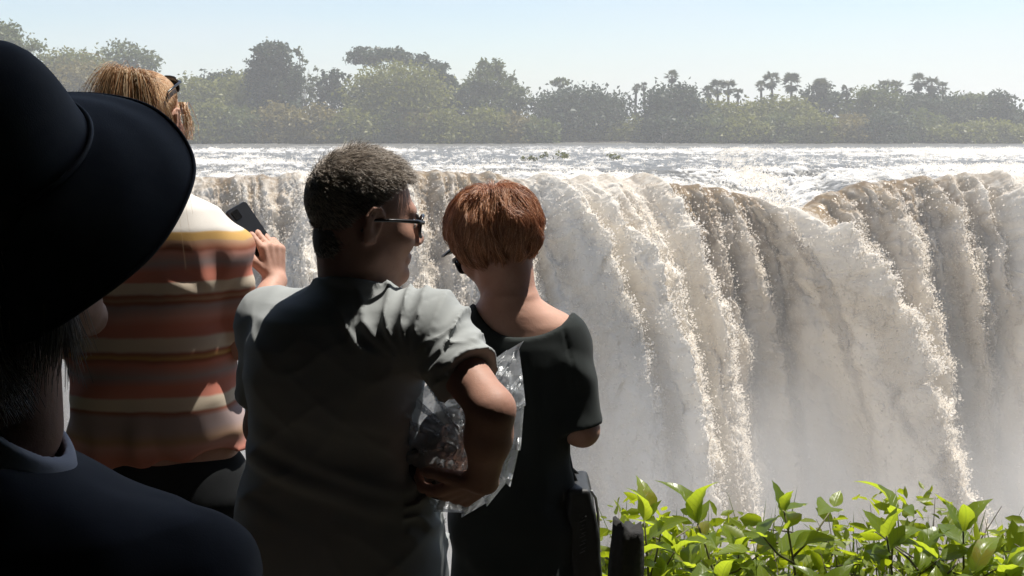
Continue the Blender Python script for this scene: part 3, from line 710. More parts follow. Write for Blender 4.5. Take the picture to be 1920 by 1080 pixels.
# ================================================================== plants at the brink
def leaf_mesh(name, L, W, fold, curl, seed, wave=0.0):
    n, V, Fc = 9, [], []
    for i in range(n + 1):
        u = i / n
        w = W * 0.5 * (math.sin(math.pi * min(1, u ** 0.72)) ** 0.85) * (1 - 0.25 * u)
        if u > 0.88: w *= (1 - u) / 0.12 * 0.75 + 0.05
        z = curl * (u - u * u * 1.35) * L
        for j, sd in enumerate((-1, -0.5, 0, 0.5, 1)):
            V.append((sd * w, u * L, z + abs(sd) * w * fold + wave * w * math.sin(u * 21 + sd * 2 + seed) * abs(sd)))
    for i in range(n):
        for j in range(4):
            a = i * 5 + j; Fc.append((a, a + 1, a + 6, a + 5))
    me = bpy.data.meshes.new(name); me.from_pydata(V, [], Fc); me.update()
    me.polygons.foreach_set('use_smooth', [True] * len(me.polygons)); return me
def plant_leaf_mat(name, c1, c2, tr, tf, spec=.5, rough=.32):
    t = NT(name)
    tc = t.new('ShaderNodeTexCoord'); oi = t.new('ShaderNodeObjectInfo')
    sp = t.new('ShaderNodeSeparateXYZ'); t.ln(tc.outputs['Object'], sp.inputs[0])
    ab = t.new('ShaderNodeMath', operation='ABSOLUTE'); t.ln(sp.outputs['X'], ab.inputs[0])
    # side veins run out from the midrib
    vs = t.new('ShaderNodeMath', operation='SUBTRACT'); t.ln(sp.outputs['Y'], vs.inputs[0]); t.ln(ab.outputs[0], vs.inputs[1])
    ml = t.new('ShaderNodeMath', operation='MULTIPLY'); ml.inputs[1].default_value = 380; t.ln(vs.outputs[0], ml.inputs[0])
    sn = t.new('ShaderNodeMath', operation='SINE'); t.ln(ml.outputs[0], sn.inputs[0])
    vein = t.ramp(sn.outputs[0], [(0.90, (0, 0, 0)), (1.0, (1, 1, 1))])
    rib = t.ramp(ab.outputs[0], [(0.0008, (1, 1, 1)), (0.002, (0, 0, 0))])
    vv = t.mix(1.0, vein, rib, 'LIGHTEN')
    n1 = t.noise(22, 5)
    ad = t.new('ShaderNodeMath', operation='MULTIPLY_ADD'); ad.inputs[1].default_value = 0.7; t.ln(oi.outputs['Random'], ad.inputs[0]); 
    hf = t.new('ShaderNodeMath', operation='MULTIPLY'); hf.inputs[1].default_value = 0.4; t.ln(n1, hf.inputs[0]); t.ln(hf.outputs[0], ad.inputs[2])
    base = t.ramp(ad.outputs[0], [(0.15, c1), (0.72, c2), (0.86, tuple(v * 1.15 for v in c2)), (0.90, (.26, .20, .03))])
    half = t.new('ShaderNodeMath', operation='MULTIPLY'); half.inputs[1].default_value = 0.45; t.ln(vv, half.inputs[0])
    col = t.mix(half.outputs[0], base, (0.30, 0.36, 0.10))
    t.ln(col, t.bsdf.inputs['Base Color']); t.bsdf.inputs['Roughness'].default_value = rough; t.bsdf.inputs['Specular IOR Level'].default_value = spec
    t.bump(vv, 0.35, 0.002)
    trb = t.new('ShaderNodeBsdfTranslucent')
    tcol = t.mix(half.outputs[0], t.mix(0.75, base, tr), (0.10, 0.16, 0.01)); t.ln(tcol, trb.inputs['Color'])
    ms = t.new('ShaderNodeMixShader'); ms.inputs[0].default_value = tf
    t.ln(t.bsdf.outputs[0], ms.inputs[1]); t.ln(trb.outputs[0], ms.inputs[2]); t.ln(ms.outputs[0], t.out.inputs['Surface'])
    return t.m
MAT_LEAF = plant_leaf_mat('sunlit_leaf', (0.07, 0.125, 0.015), (0.21, 0.27, 0.03), (0.52, 0.62, 0.03), 0.62)
MAT_STEM = simple_mat('green_stem', (0.05, 0.05, 0.02), (0.12, 0.11, 0.04), 30, 0.6)
MAT_TWIG = simple_mat('dry_twig', (0.05, 0.04, 0.035), (0.18, 0.15, 0.12), 20, 0.8)
LEAVES = [leaf_mesh('leaf', .135, .078, .28, .25, 1, .10), leaf_mesh('leaf', .115, .066, .38, .5, 2, .12), leaf_mesh('leaf', .095, .058, .2, .1, 3, .1), leaf_mesh('leaf', .15, .07, .45, .6, 4, .08), leaf_mesh('leaf', .06, .034, .5, .3, 5, .08)]
for l in LEAVES: l.materials.append(MAT_LEAF)
PLANTS = [ # column, row of top, distance, leaf pairs, label
 (1208, 925, 3.45, 5, 'leafy green plant with a big pale leaf beside the black stump'),
 (1262, 955, 3.6, 5, 'leafy plant, second from the black stump, with drooping dark leaves'),
 (1308, 930, 3.5, 6, 'tall leafy plant, third from the black stump, with a pointed upright leaf'),
 (1385, 945, 3.55, 5, 'leafy plant left of the tallest one in the leafy clump'),
 (1470, 906, 3.5, 6, 'tallest plant of the left leafy clump, pointed tip'),
 (1600, 985, 3.7, 4, 'dark small-leaved plant in the gap between the two leafy clumps'),
 (1662, 952, 3.5, 6, 'leafy plant with folded pointed tip, left in the right-hand clump'),
 (1735, 985, 3.6, 5, 'leafy plant in the middle of the right-hand clump'),
 (1806, 944, 3.5, 6, 'plant with one tall upright leaf in the right-hand clump'),
 (1885, 1000, 3.45, 5, 'leafy plant at the right edge of the frame'),
 (1240, 1010, 3.3, 4, 'low yellow-green plant in front of the left leafy clump'),
 (1350, 1005, 3.35, 5, 'low bright plant in front of the tall pointed one'),
 (1440, 1030, 3.3, 4, 'low plant below the tallest one'),
 (1545, 1035, 3.3, 4, 'low round-leaved plant under the gap between the clumps'),
 (1650, 1030, 3.3, 4, 'low bright plant in front of the right-hand clump, left side'),
 (1760, 1035, 3.3, 4, 'low bright plant in front of the right-hand clump, right side'),
 (1960, 985, 3.5, 5, 'leafy plant half cut off by the right frame edge'),
 (1150, 1030, 3.6, 3, 'small plant between the black shoulder bag and the stump')]
for i, (cx, tp, D, pairs, lb) in enumerate(PLANTS):
    rg = random.Random(50 + i)
    top = P(cx, tp + (52 if tp < 935 or cx in (1662, 1806) else 92), D)
    gz = float(ground_h(np.array([top.x]), np.array([D]))[0])
    root = empty('leafy_plant', (top.x + rg.uniform(-.06, .06), D + rg.uniform(-.05, .05), gz), lb, 'plant', 'leafy plants at the brink')
    H = top - root.location
    bend = Vector((rg.uniform(-.05, .05), rg.uniform(-.05, .05), 0))
    def stem_at(u): return Vector((H.x * u * u, H.y * u * u, H.z * u)) + bend * math.sin(math.pi * u)
    mb = MB(); mb.tube([stem_at(k / 8) for k in range(9)], [.007 - .0045 * k / 8 for k in range(9)], 7)
    shoots = [(stem_at, H.z)]
    az0 = rg.uniform(0, 3.1)
    nodes = []
    for k in range(pairs):
        u = 1.0 - 0.085 * k * (1 + .12 * k)
        nodes.append((stem_at(u), az0 + k * 1.5 + rg.uniform(-.3, .3), k))
    # side shoots
    for q in range(2):
        u = rg.uniform(.62, .8); st = stem_at(u); a = rg.uniform(0, 6.28)
        e = st + Vector((math.cos(a) * .13, math.sin(a) * .10, rg.uniform(.06, .14)))
        mb.tube([st, st.lerp(e, .5) + Vector((0, 0, -.015)), e], [.004, .003, .002], 6)
        nodes.append((e, a + .5, 1)); nodes.append((st.lerp(e, .55), a + 1.6, 2))
    link('stem', mb.mesh('stem'), MAT_STEM, root)
    for (pt, az, k) in nodes:
        for sd in range(3 if k == 0 else 2):
            if k > 1 and rg.random() < .38: continue
            a = az + sd * (math.pi if k else 2.1) + rg.uniform(-.25, .25)
            el = (1.05 if k == 0 else 0.62 - .20 * k) + rg.uniform(-.25, .25)
            if rg.random() < .12: el -= .9
            lm = LEAVES[rg.choice((0, 1, 2, 3) if k > 0 else (1, 2, 4, 3))]
            o = link('leaf', lm, None, root)
            o.location = pt + Vector((math.cos(a), math.sin(a), 0)) * .006
            o.rotation_euler = (Matrix.Rotation(a - math.pi / 2, 3, 'Z') @ Matrix.Rotation(el, 3, 'X') @ Matrix.Rotation(rg.uniform(-.5, .5), 3, 'Y')).to_euler()
            sc = rg.uniform(.62, 1.08) * (1.12 if k < 2 else .92); o.scale = (sc, sc, sc)
# the tangle underneath: small leaves, grass blades, dry twigs
rng = np.random.default_rng(77)
def scatter_xy(n):
    x = rng.uniform(.22, 1.95, n); y = rng.uniform(2.9, 4.1, n); return x, y
n = 3600
x, y = scatter_xy(n)
gz = ground_h(x, y)
topz = 0.21 + 0.11 * sstep(.25, .6, x) - .07 * np.exp(-((x - .87) / .10) ** 2) + 0.13 * noise3(x * 3, y * 3, 0, 5) + 0.05 * (y - 3.2)
zz = gz + rng.uniform(0.02, 1.0, n) ** 0.6 * topz * 1.12
C = np.stack([x, y, zz], -1)
V, Fc = small_leaves(C, 0.028, rng, 0.35)
ug = link('undergrowth', mesh_np('undergrowth', V, Fc), plant_leaf_mat('undergrowth_leaf', (0.06, 0.11, 0.012), (0.19, 0.23, 0.02), (0.48, 0.56, 0.015), 0.55, .4, .4))
tag(ug, 'tangle of small leaves and weeds under the leafy plants', kind='stuff')
mb = MB()
rg = random.Random(5)
for k in range(300):
    bx, by = rg.uniform(.3, 1.95), rg.uniform(2.95, 4.1); h = rg.uniform(.18, .44); dx, dy = rg.uniform(-.16, .16), rg.uniform(-.1, .1)
    mb.tube([(bx, by, 0), (bx + dx * .4, by + dy * .4, h * .55), (bx + dx, by + dy, h)], [.0035, .003, .0012], 4)
for k in range(120):
    bx, by, bz = rg.uniform(.1, 1.95), rg.uniform(2.95, 3.9), rg.uniform(.15, .40); a = rg.uniform(0, 3.14)
    d = Vector((math.cos(a) * .14, math.sin(a) * .14, rg.uniform(-.05, .07)))
    p = Vector((bx, by, bz)); mb.tube([p - d, p + Vector((0, 0, rg.uniform(-.02, .02))), p + d], [.003, .0035, .0015], 4)
tw_o = link('dry_twigs', mb.mesh('dry_twigs'), MAT_TWIG); tag(tw_o, 'thin dry twigs and stalks standing in the undergrowth', kind='stuff')
mb = MB()
for k in range(900):
    bx, by = rg.uniform(.25, 1.95), rg.uniform(2.9, 4.1); h = rg.uniform(.2, .46); a = rg.uniform(0, 6.28); w = .004
    d = Vector((math.cos(a), math.sin(a), 0)); s = Vector((-d.y, d.x, 0)) * w; l = rg.uniform(.03, .16)
    p0 = Vector((bx, by, 0)); p1 = p0 + d * l * .35 + Vector((0, 0, h * .6)); p2 = p0 + d * l + Vector((0, 0, h))
    mb.add([p0 - s, p0 + s, p1 + s, p1 - s, p2], [(0, 1, 2, 3), (3, 2, 4)])
gr = link('grass', mb.mesh('grass'), leaf_mat('grass_blade', (0.05, 0.09, 0.015), (0.13, 0.17, 0.03), (0.28, 0.36, 0.03), 6, .45)); tag(gr, 'grass blades between the plants at the brink', kind='stuff')
# charred stump
def stump():
    D = 3.3
    b0 = P(1160, 1080, D); t0 = P(1180, 984, D)
    gz = float(ground_h(np.array([b0.x]), np.array([D]))[0])
    root_loc = Vector((b0.x, D, gz))
    b = Vector((b0.x - .01, D, gz)); t_ = Vector((t0.x, D, t0.z))
    n, m = 22, 16; V = []
    for i in range(m):
        u = i / (m - 1); c = b.lerp(t_, u)
        for j in range(n):
            a = 2 * math.pi * j / n
            r = .040 + .006 * math.sin(3 * a + 4 * u) + .005 * math.sin(7 * a + 2 * u + 1) + (.03 * (1 - u) ** 3) + .004 * math.sin(12 * u + 5 * a)
            dz = (.012 * math.sin(2 * a + 1) + .006 * math.sin(5 * a) - .012 * math.cos(a)) if i == m - 1 else 0
            V.append(c + Vector((math.cos(a) * r, math.sin(a) * r, dz)) - root_loc)
    Fc = [(i * n + j, i * n + (j + 1) % n, (i + 1) * n + (j + 1) % n, (i + 1) * n + j) for i in range(m - 1) for j in range(n)]
    V.append(t_ - root_loc - Vector((0, 0, .012))); Fc += [((m - 1) * n + j, (m - 1) * n + (j + 1) % n, m * n) for j in range(n)]
    me = bpy.data.meshes.new('stump'); me.from_pydata([tuple(v) for v in V], [], Fc); me.update(); me.polygons.foreach_set('use_smooth', [True] * len(me.polygons))
    o = link('charred_stump', me, simple_mat('charred_wood', (.006, .006, .006), (.02, .018, .017), 40, .85, .8, 90, .004), None, root_loc)
    tag(o, 'short black leaning stump among the leaves beside the shoulder bag', 'stump')
stump()

# ================================================================== unseen shade trees behind and above the viewer, massed to darken the backs
def shade_canopy():
    rng = np.random.default_rng(9)
    root = empty('shade_tree', (-3.4, -2.2, 0), 'big unseen dark-leaved tree shading the viewpoint behind the hat wearer', 'tree')
    C = []
    # rain forest wall behind, from the ground up, wrapped round the viewpoint
    n = 24000
    a = rng.uniform(math.radians(168), math.radians(372), n); r = rng.uniform(3.2, 5.5, n)
    C.append(np.stack([np.cos(a) * r * 1.15, np.sin(a) * r * 0.8 - 0.9, rng.uniform(-.1, 9, n)], -1))
    n = 20000
    C.append(np.stack([rng.uniform(-8, 6.5, n), rng.uniform(-6, 6.0, n), rng.uniform(6.0, 9.5, n)], -1))
    n = 9000  # leaf walls at both sides, added to keep sky light off the backs
    C.append(np.stack([rng.uniform(-4.6, -2.6, n), rng.uniform(-2, 3.2, n), rng.uniform(-.1, 6.5, n)], -1))
    C.append(np.stack([rng.uniform(2.4, 4.4, n), rng.uniform(-2, 3.0, n), rng.uniform(-.1, 5.0, n)], -1))
    C = np.concatenate(C)
    # leaves only where their shadow stays on this side of the three onlookers
    k = (C[:, 2] - 1.3) / SUN.z
    sy = C[:, 1] - k * SUN.y; sx_ = C[:, 0] - k * SUN.x
    lim = 1.50 + 0.10 * np.sin(sx_ * 4)
    ok = (C[:, 2] < 1.3) | (sy < lim) | (sx_ < -1.7) | (sx_ > 2.3)
    el = (C[:, 2] - CAM_Z) / np.maximum(C[:, 1], 0.01)
    ok &= (C[:, 1] < 0.3) | (el > 0.45) | (np.abs(C[:, 0]) > 0.62 * C[:, 1] + .5)
    ok &= np.linalg.norm(C - np.array([0, 0, CAM_Z]), axis=1) > 1.6
    C = C[ok]
    V, Fc = leaf_quads(C - np.array([-3.4, -2.2, 0]), 0.27, rng, 0.25)
    link('crown', mesh_np('crown', V, Fc), leaf_mat('shade_leaf', (0.03, 0.048, 0.02), (0.065, 0.09, 0.036), (0.07, 0.10, 0.03), 1.5, .3), root)
    mb = MB()
    mb.tube([(0, 0, -.3), (.1, .05, 2.5), (.4, .3, 5), (1.2, 1.2, 8)], [.42, .33, .28, .12], 12)
    for (e, s) in (((4.4, 4.5, 7.2), .12), ((-2, 3, 7), .1), ((6, 0, 7.5), .12), ((2, -3, 7), .1)):
        mb.tube([(.3, .25, 4.2), (e[0] * .5, e[1] * .5, 6.2), e], [s * 1.4, s, .03], 8)
    link('trunk', mb.mesh('trunk'), MAT_BARK, root)
shade_canopy()
# ================================================================== signed distance modelling for bodies and clothes
def W(px, py, y): return np.array(P(px, py, y), np.float64)
def cap(p, a, b, ra, rb):
    a = np.asarray(a, np.float32); b = np.asarray(b, np.float32)
    ba = b - a; pa = p - a
    h = np.clip((pa @ ba) / (ba @ ba + 1e-12), 0, 1)
    return np.linalg.norm(pa - h[:, None] * ba, axis=1) - (ra + (rb - ra) * h)
def ell(p, c, r, R=None):
    q = p - np.asarray(c, np.float32)
    if R is not None: q = q @ np.asarray(R, np.float32)
    r = np.asarray(r, np.float32)
    k0 = np.linalg.norm(q / r, axis=1); k1 = np.linalg.norm(q / (r * r), axis=1)
    return k0 * (k0 - 1) / (k1 + 1e-9)
def smin(a, b, k):
    h = np.clip(0.5 + 0.5 * (b - a) / k, 0, 1)
    return b * (1 - h) + a * h - k * h * (1 - h)
def smax(a, b, k): return -smin(-a, -b, k)
def stack(p, rows, grow=0.0):
    """torso from horizontal sections: rows of (z, x0, x1, y centre, half depth) from top to bottom"""
    rows = np.asarray(rows, np.float32)[::-1]
    z = np.clip(p[:, 2], rows[0, 0], rows[-1, 0])
    x0 = np.interp(z, rows[:, 0], rows[:, 1]); x1 = np.interp(z, rows[:, 0], rows[:, 2])
    yc = np.interp(z, rows[:, 0], rows[:, 3]); b = np.interp(z, rows[:, 0], rows[:, 4]) + grow
    a = (x1 - x0) / 2 + grow; xc = (x0 + x1) / 2
    q = np.sqrt(np.abs((p[:, 0] - xc) / a) ** 2.3 + np.abs((p[:, 1] - yc) / b) ** 2.3) ** (2 / 2.3)
    d = (q - 1) * np.minimum(a, b) * 0.9
    dz = np.maximum(rows[0, 0] - p[:, 2], p[:, 2] - rows[-1, 0])
    return np.maximum(d, dz)
def rows_px(tbl, y0):
    """(row, left column, right column, depth offset, half depth) seen at distance y0"""
    out = []
    for (py, l, r, dy, b) in tbl:
        a, c = P(l, py, y0 + dy), P(r, py, y0 + dy)
        out.append((a.z, a.x, c.x, y0 + dy, b))
    return out
def surface(f, lo, hi, res):
    """closed surface of f = 0 by surface nets, evaluated only near the surface"""
    lo = np.asarray(lo, float); hi = np.asarray(hi, float); B = 8
    nb = np.ceil((hi - lo) / (res * B)).astype(int)
    n = nb * B
    cx = [lo[i] + (np.arange(nb[i]) + 0.5) * B * res - res * 0.5 for i in range(3)]
    cc = np.stack(np.meshgrid(*cx, indexing='ij'), -1).reshape(-1, 3).astype(np.float32)
    dc = f(cc)
    act = np.abs(dc) < B * res * 0.87 * 1.7 + 2 * res
    vol = np.repeat(np.repeat(np.repeat(dc.reshape(nb), B, 0), B, 1), B, 2).astype(np.float32)
    vol = np.where(vol > 0, 1.0, -1.0).astype(np.float32)
    ai = np.argwhere(act.reshape(nb))
    loc = np.stack(np.meshgrid(*[np.arange(B)] * 3, indexing='ij'), -1).reshape(-1, 3)
    for s in range(0, len(ai), 400):
        blk = ai[s:s + 400]
        ijk = (blk[:, None, :] * B + loc[None]).reshape(-1, 3)
        d = f((lo + ijk * res).astype(np.float32))
        vol[ijk[:, 0], ijk[:, 1], ijk[:, 2]] = d
    vol[[0, -1]] = np.maximum(vol[[0, -1]], res); vol[:, [0, -1]] = np.maximum(vol[:, [0, -1]], res); vol[:, :, [0, -1]] = np.maximum(vol[:, :, [0, -1]], res)
    ins = vol < 0
    cnt = np.zeros(n - 1, np.int8)
    for dx in (0, 1):
        for dy in (0, 1):
            for dz in (0, 1):
                cnt += ins[dx:n[0] - 1 + dx, dy:n[1] - 1 + dy, dz:n[2] - 1 + dz]
    cells = np.argwhere((cnt > 0) & (cnt < 8))
    cid = -np.ones(n - 1, np.int32); cid[cells[:, 0], cells[:, 1], cells[:, 2]] = np.arange(len(cells))
    acc = np.zeros((len(cells), 3)); num = np.zeros(len(cells))
    cor = [(i, j, k) for i in (0, 1) for j in (0, 1) for k in (0, 1)]
    for a in cor:
        for ax in range(3):
            if a[ax]: continue
            b = list(a); b[ax] = 1
            va = vol[cells[:, 0] + a[0], cells[:, 1] + a[1], cells[:, 2] + a[2]]; vb = vol[cells[:, 0] + b[0], cells[:, 1] + b[1], cells[:, 2] + b[2]]
            m = (va < 0) != (vb < 0)
            t = va[m] / (va[m] - vb[m])
            pt = np.tile(np.array(a, float), (m.sum(), 1)); pt[:, ax] += t
            acc[m] += pt; num[m] += 1
    V = lo + (cells + acc / num[:, None]) * res
    Q = []
    for ax in range(3):
        o1, o2 = (ax + 1) % 3, (ax + 2) % 3
        sl = [slice(1, -1)] * 3
        s0 = [slice(1, n[i] - 1) for i in range(3)]; s1 = list(s0); s0[ax] = slice(0, n[ax] - 1); s1[ax] = slice(1, n[ax])
        A, Bv = ins[tuple(s0)], ins[tuple(s1)]
        for sgn, msk in ((1, A & ~Bv), (-1, ~A & Bv)):
            e = np.argwhere(msk)
            off = np.array([1, 1, 1]); off[ax] = 0
            e = e + off
            q = []
            for (u, v) in ((0, 0), (-1, 0), (-1, -1), (0, -1)):
                c = e.copy(); c[:, o1] += u; c[:, o2] += v
                q.append(cid[c[:, 0], c[:, 1], c[:, 2]])
            q = np.stack(q, -1)
            if sgn < 0: q = q[:, ::-1]
            Q.append(q)
    return V, np.concatenate(Q)

class Frame:
    """position and turn of a head: yaw to the right, pitch up, roll to the right"""
    def __init__(s, c, yaw, pitch, roll, scale):
        s.c = np.asarray(c, float); s.k = scale
        s.R = np.array(Matrix.Rotation(-math.radians(yaw), 3, 'Z') @ Matrix.Rotation(math.radians(pitch), 3, 'X') @ Matrix.Rotation(math.radians(roll), 3, 'Y'))
    def w(s, q): return np.asarray(q, float) @ s.R.T * s.k + s.c
    def l(s, p): return ((p - s.c.astype(np.float32)) @ s.R.astype(np.float32)) / s.k
CR_C, CR_R = np.array([0, -0.014, 0.034]), np.array([0.076, 0.097, 0.086])
def head_sdf(p, fr):
    q = fr.l(p).astype(np.float32); ax = np.stack([np.abs(q[:, 0]), q[:, 1], q[:, 2]], 1)
    d = ell(q, CR_C, CR_R)
    d = smin(d, ell(q, (0, 0.034, -0.028), (0.061, 0.060, 0.080)), 0.03)
    d = smin(d, cap(ax, (0.050, 0.005, -0.062), (0.010, 0.074, -0.100), 0.017, 0.018), 0.03)
    d = smin(d, ell(q, (0, 0.084, -0.103), (0.020, 0.016, 0.016)), 0.02)
    d = smin(d, cap(ax, (0.046, 0.060, -0.026), (0.030, 0.074, -0.034), 0.018, 0.014), 0.03)
    d = smin(d, cap(ax, (0.008, 0.090, 0.020), (0.040, 0.074, 0.022), 0.010, 0.008), 0.02)
    d = smax(d, -ell(ax, (0.033, 0.100, -0.001), (0.020, 0.016, 0.013)), 0.012)
    d = smin(d, ell(ax, (0.032, 0.078, -0.002), (0.0135, 0.0135, 0.0115)), 0.004)
    d = smin(d, cap(q, (0, 0.090, 0.010), (0, 0.116, -0.034), 0.0075, 0.0105), 0.012)
    d = smin(d, ell(ax, (0.011, 0.106, -0.039), (0.009, 0.011, 0.0075)), 0.008)
    d = smin(d, cap(ax, (0.0, 0.0985, -0.066), (0.020, 0.088, -0.068), 0.0065, 0.004), 0.008)
    d = smin(d, cap(ax, (0.0, 0.0965, -0.077), (0.018, 0.087, -0.074), 0.0075, 0.004), 0.007)
    e = ell(ax, (0.080, -0.012, -0.004), (0.010, 0.020, 0.034), np.array(Matrix.Rotation(math.radians(-14), 3, 'X') @ Matrix.Rotation(math.radians(22), 3, 'Z')))
    e = smax(e, -ell(ax, (0.092, -0.006, -0.002), (0.009, 0.011, 0.020)), 0.006)
    hl = ((.081, .006, .014), (.086, -.004, .027), (.090, -.020, .028), (.091, -.030, .012), (.088, -.028, -.008), (.083, -.016, -.026), (.079, -.006, -.033))
    for u, v in zip(hl[:-1], hl[1:]): e = smin(e, cap(ax, u, v, .0042, .0042), .003)
    d = smin(d, e, 0.006)
    return d * fr.k
def hand_caps(wrist, d, n, thumb, scale=1.0, curl=(0.5, 0.7, 0.5), spread=0.10):
    """palm and five bent fingers; d runs from the wrist to the knuckles, n is where the palm faces, thumb is the thumb's side"""
    d = Vector(d).normalized(); n = Vector(n); n = (n - d * n.dot(d)).normalized(); s = d.cross(n).normalized()
    if s.dot(Vector(thumb)) < 0: s = -s
    wv = Vector(wrist); out = []
    lens = ((.045, .026, .020), (.050, .030, .022), (.046, .028, .021), (.036, .021, .018))
    for i in range(4):
        o = (0.031, 0.010, -0.011, -0.031)[i]
        k = wv + (d * (.088 - .004 * abs(i - 1)) + s * o) * scale
        out.append((wv + s * o * .55 * scale, k, .0135 * scale, .0115 * scale))
        dirv = (d + s * spread * (1.2 - i)).normalized(); p = k
        for j in range(3):
            a = curl[j] * (1 + .08 * i)
            axis = dirv.cross(n).normalized() if abs(dirv.dot(n)) < .99 else s
            dirv = (Matrix.Rotation(a, 3, dirv.cross(n).normalized()) @ dirv) if dirv.cross(n).length > .05 else (Matrix.Rotation(a, 3, s) @ dirv)
            q = p + dirv * lens[i][j] * scale
            out.append((p, q, (.0098 - .0008 * j) * scale, (.0090 - .0010 * j) * scale)); p = q
    t0 = wv + (d * .022 + s * .022) * scale
    t1 = t0 + (d * .030 + s * .028 + n * .012) * scale; t2 = t1 + (d * .030 + s * .008 + n * .014) * scale; t3 = t2 + (d * .022 - s * .004 + n * .012) * scale
    out += [(t0, t1, .015 * scale, .012 * scale), (t1, t2, .0115 * scale, .010 * scale), (t2, t3, .010 * scale, .008 * scale)]
    return out
def union_caps(p, caps, k=0.006):
    d = None
    for (a, b, ra, rb) in caps:
        c = cap(p, np.array(a), np.array(b), ra, rb)
        d = c if d is None else smin(d, c, k)
    return d

# ------------------------------------------------------------------ materials of people
def skin_mat(name, c1, c2):
    t = NT(name)
    n1 = t.noise(14, 5); n2 = t.noise(90, 4)
    col = t.ramp(n1, [(0.3, c1), (0.7, c2)])
    t.ln(t.mix(t.ramp(n2, [(0.58, (0, 0, 0)), (0.75, (0.35,) * 3)]), col, tuple(c * .75 for c in c1)), t.bsdf.inputs['Base Color'])
    t.bsdf.inputs['Roughness'].default_value = 0.58
    t.bsdf.inputs['Specular IOR Level'].default_value = 0.28
    t.bsdf.inputs['Subsurface Weight'].default_value = 0.12
    t.bsdf.inputs['Subsurface Radius'].default_value = (0.010, 0.004, 0.002)
    t.bsdf.inputs['Subsurface Scale'].default_value = 0.8
    t.bump(t.noise(130, 6, .7), 0.35, 0.0016)
    return t.m
def cloth_mat(name, c1, c2, scale=5, rough=0.9, weave=900, sheen=0.06):
    t = NT(name)
    t.ln(t.ramp(t.noise(scale, 4), [(0.3, c1), (0.7, c2)]), t.bsdf.inputs['Base Color'])
    t.bsdf.inputs['Roughness'].default_value = rough; t.bsdf.inputs['Specular IOR Level'].default_value = 0.15
    t.bsdf.inputs['Sheen Weight'].default_value = sheen; t.bsdf.inputs['Sheen Roughness'].default_value = 0.5
    t.bump(t.noise(weave, 2), 0.25, 0.001)
    return t.m
def hair_mat(name, stops, rough=0.42, spec=0.5):
    t = NT(name)
    hi = t.new('ShaderNodeHairInfo')
    t.ln(t.ramp(hi.outputs['Random'], stops), t.bsdf.inputs['Base Color'])
    t.bsdf.inputs['Roughness'].default_value = rough; t.bsdf.inputs['Specular IOR Level'].default_value = spec
    return t.m
SKIN_A = skin_mat('tanned_skin', (0.31, 0.165, 0.12), (0.41, 0.235, 0.175))
SKIN_B = skin_mat('fair_skin', (0.42, 0.23, 0.17), (0.52, 0.31, 0.235))
BLACK_PLASTIC = simple_mat('black_plastic', (0.008, 0.008, 0.009), (0.014, 0.014, 0.015), 20, 0.28)
SHOE = simple_mat('shoe', (0.03, 0.028, 0.026), (0.06, 0.055, 0.05), 20, 0.7)
EYE = NT('eye'); EYE.bsdf.inputs['Base Color'].default_value = (.75, .73, .7, 1); EYE.bsdf.inputs['Roughness'].default_value = .15; EYE = EYE.m
LENS = NT('dark_lens'); LENS.bsdf.inputs['Base Color'].default_value = (.02, .016, .014, 1); LENS.bsdf.inputs['Roughness'].default_value = .06; LENS = LENS.m

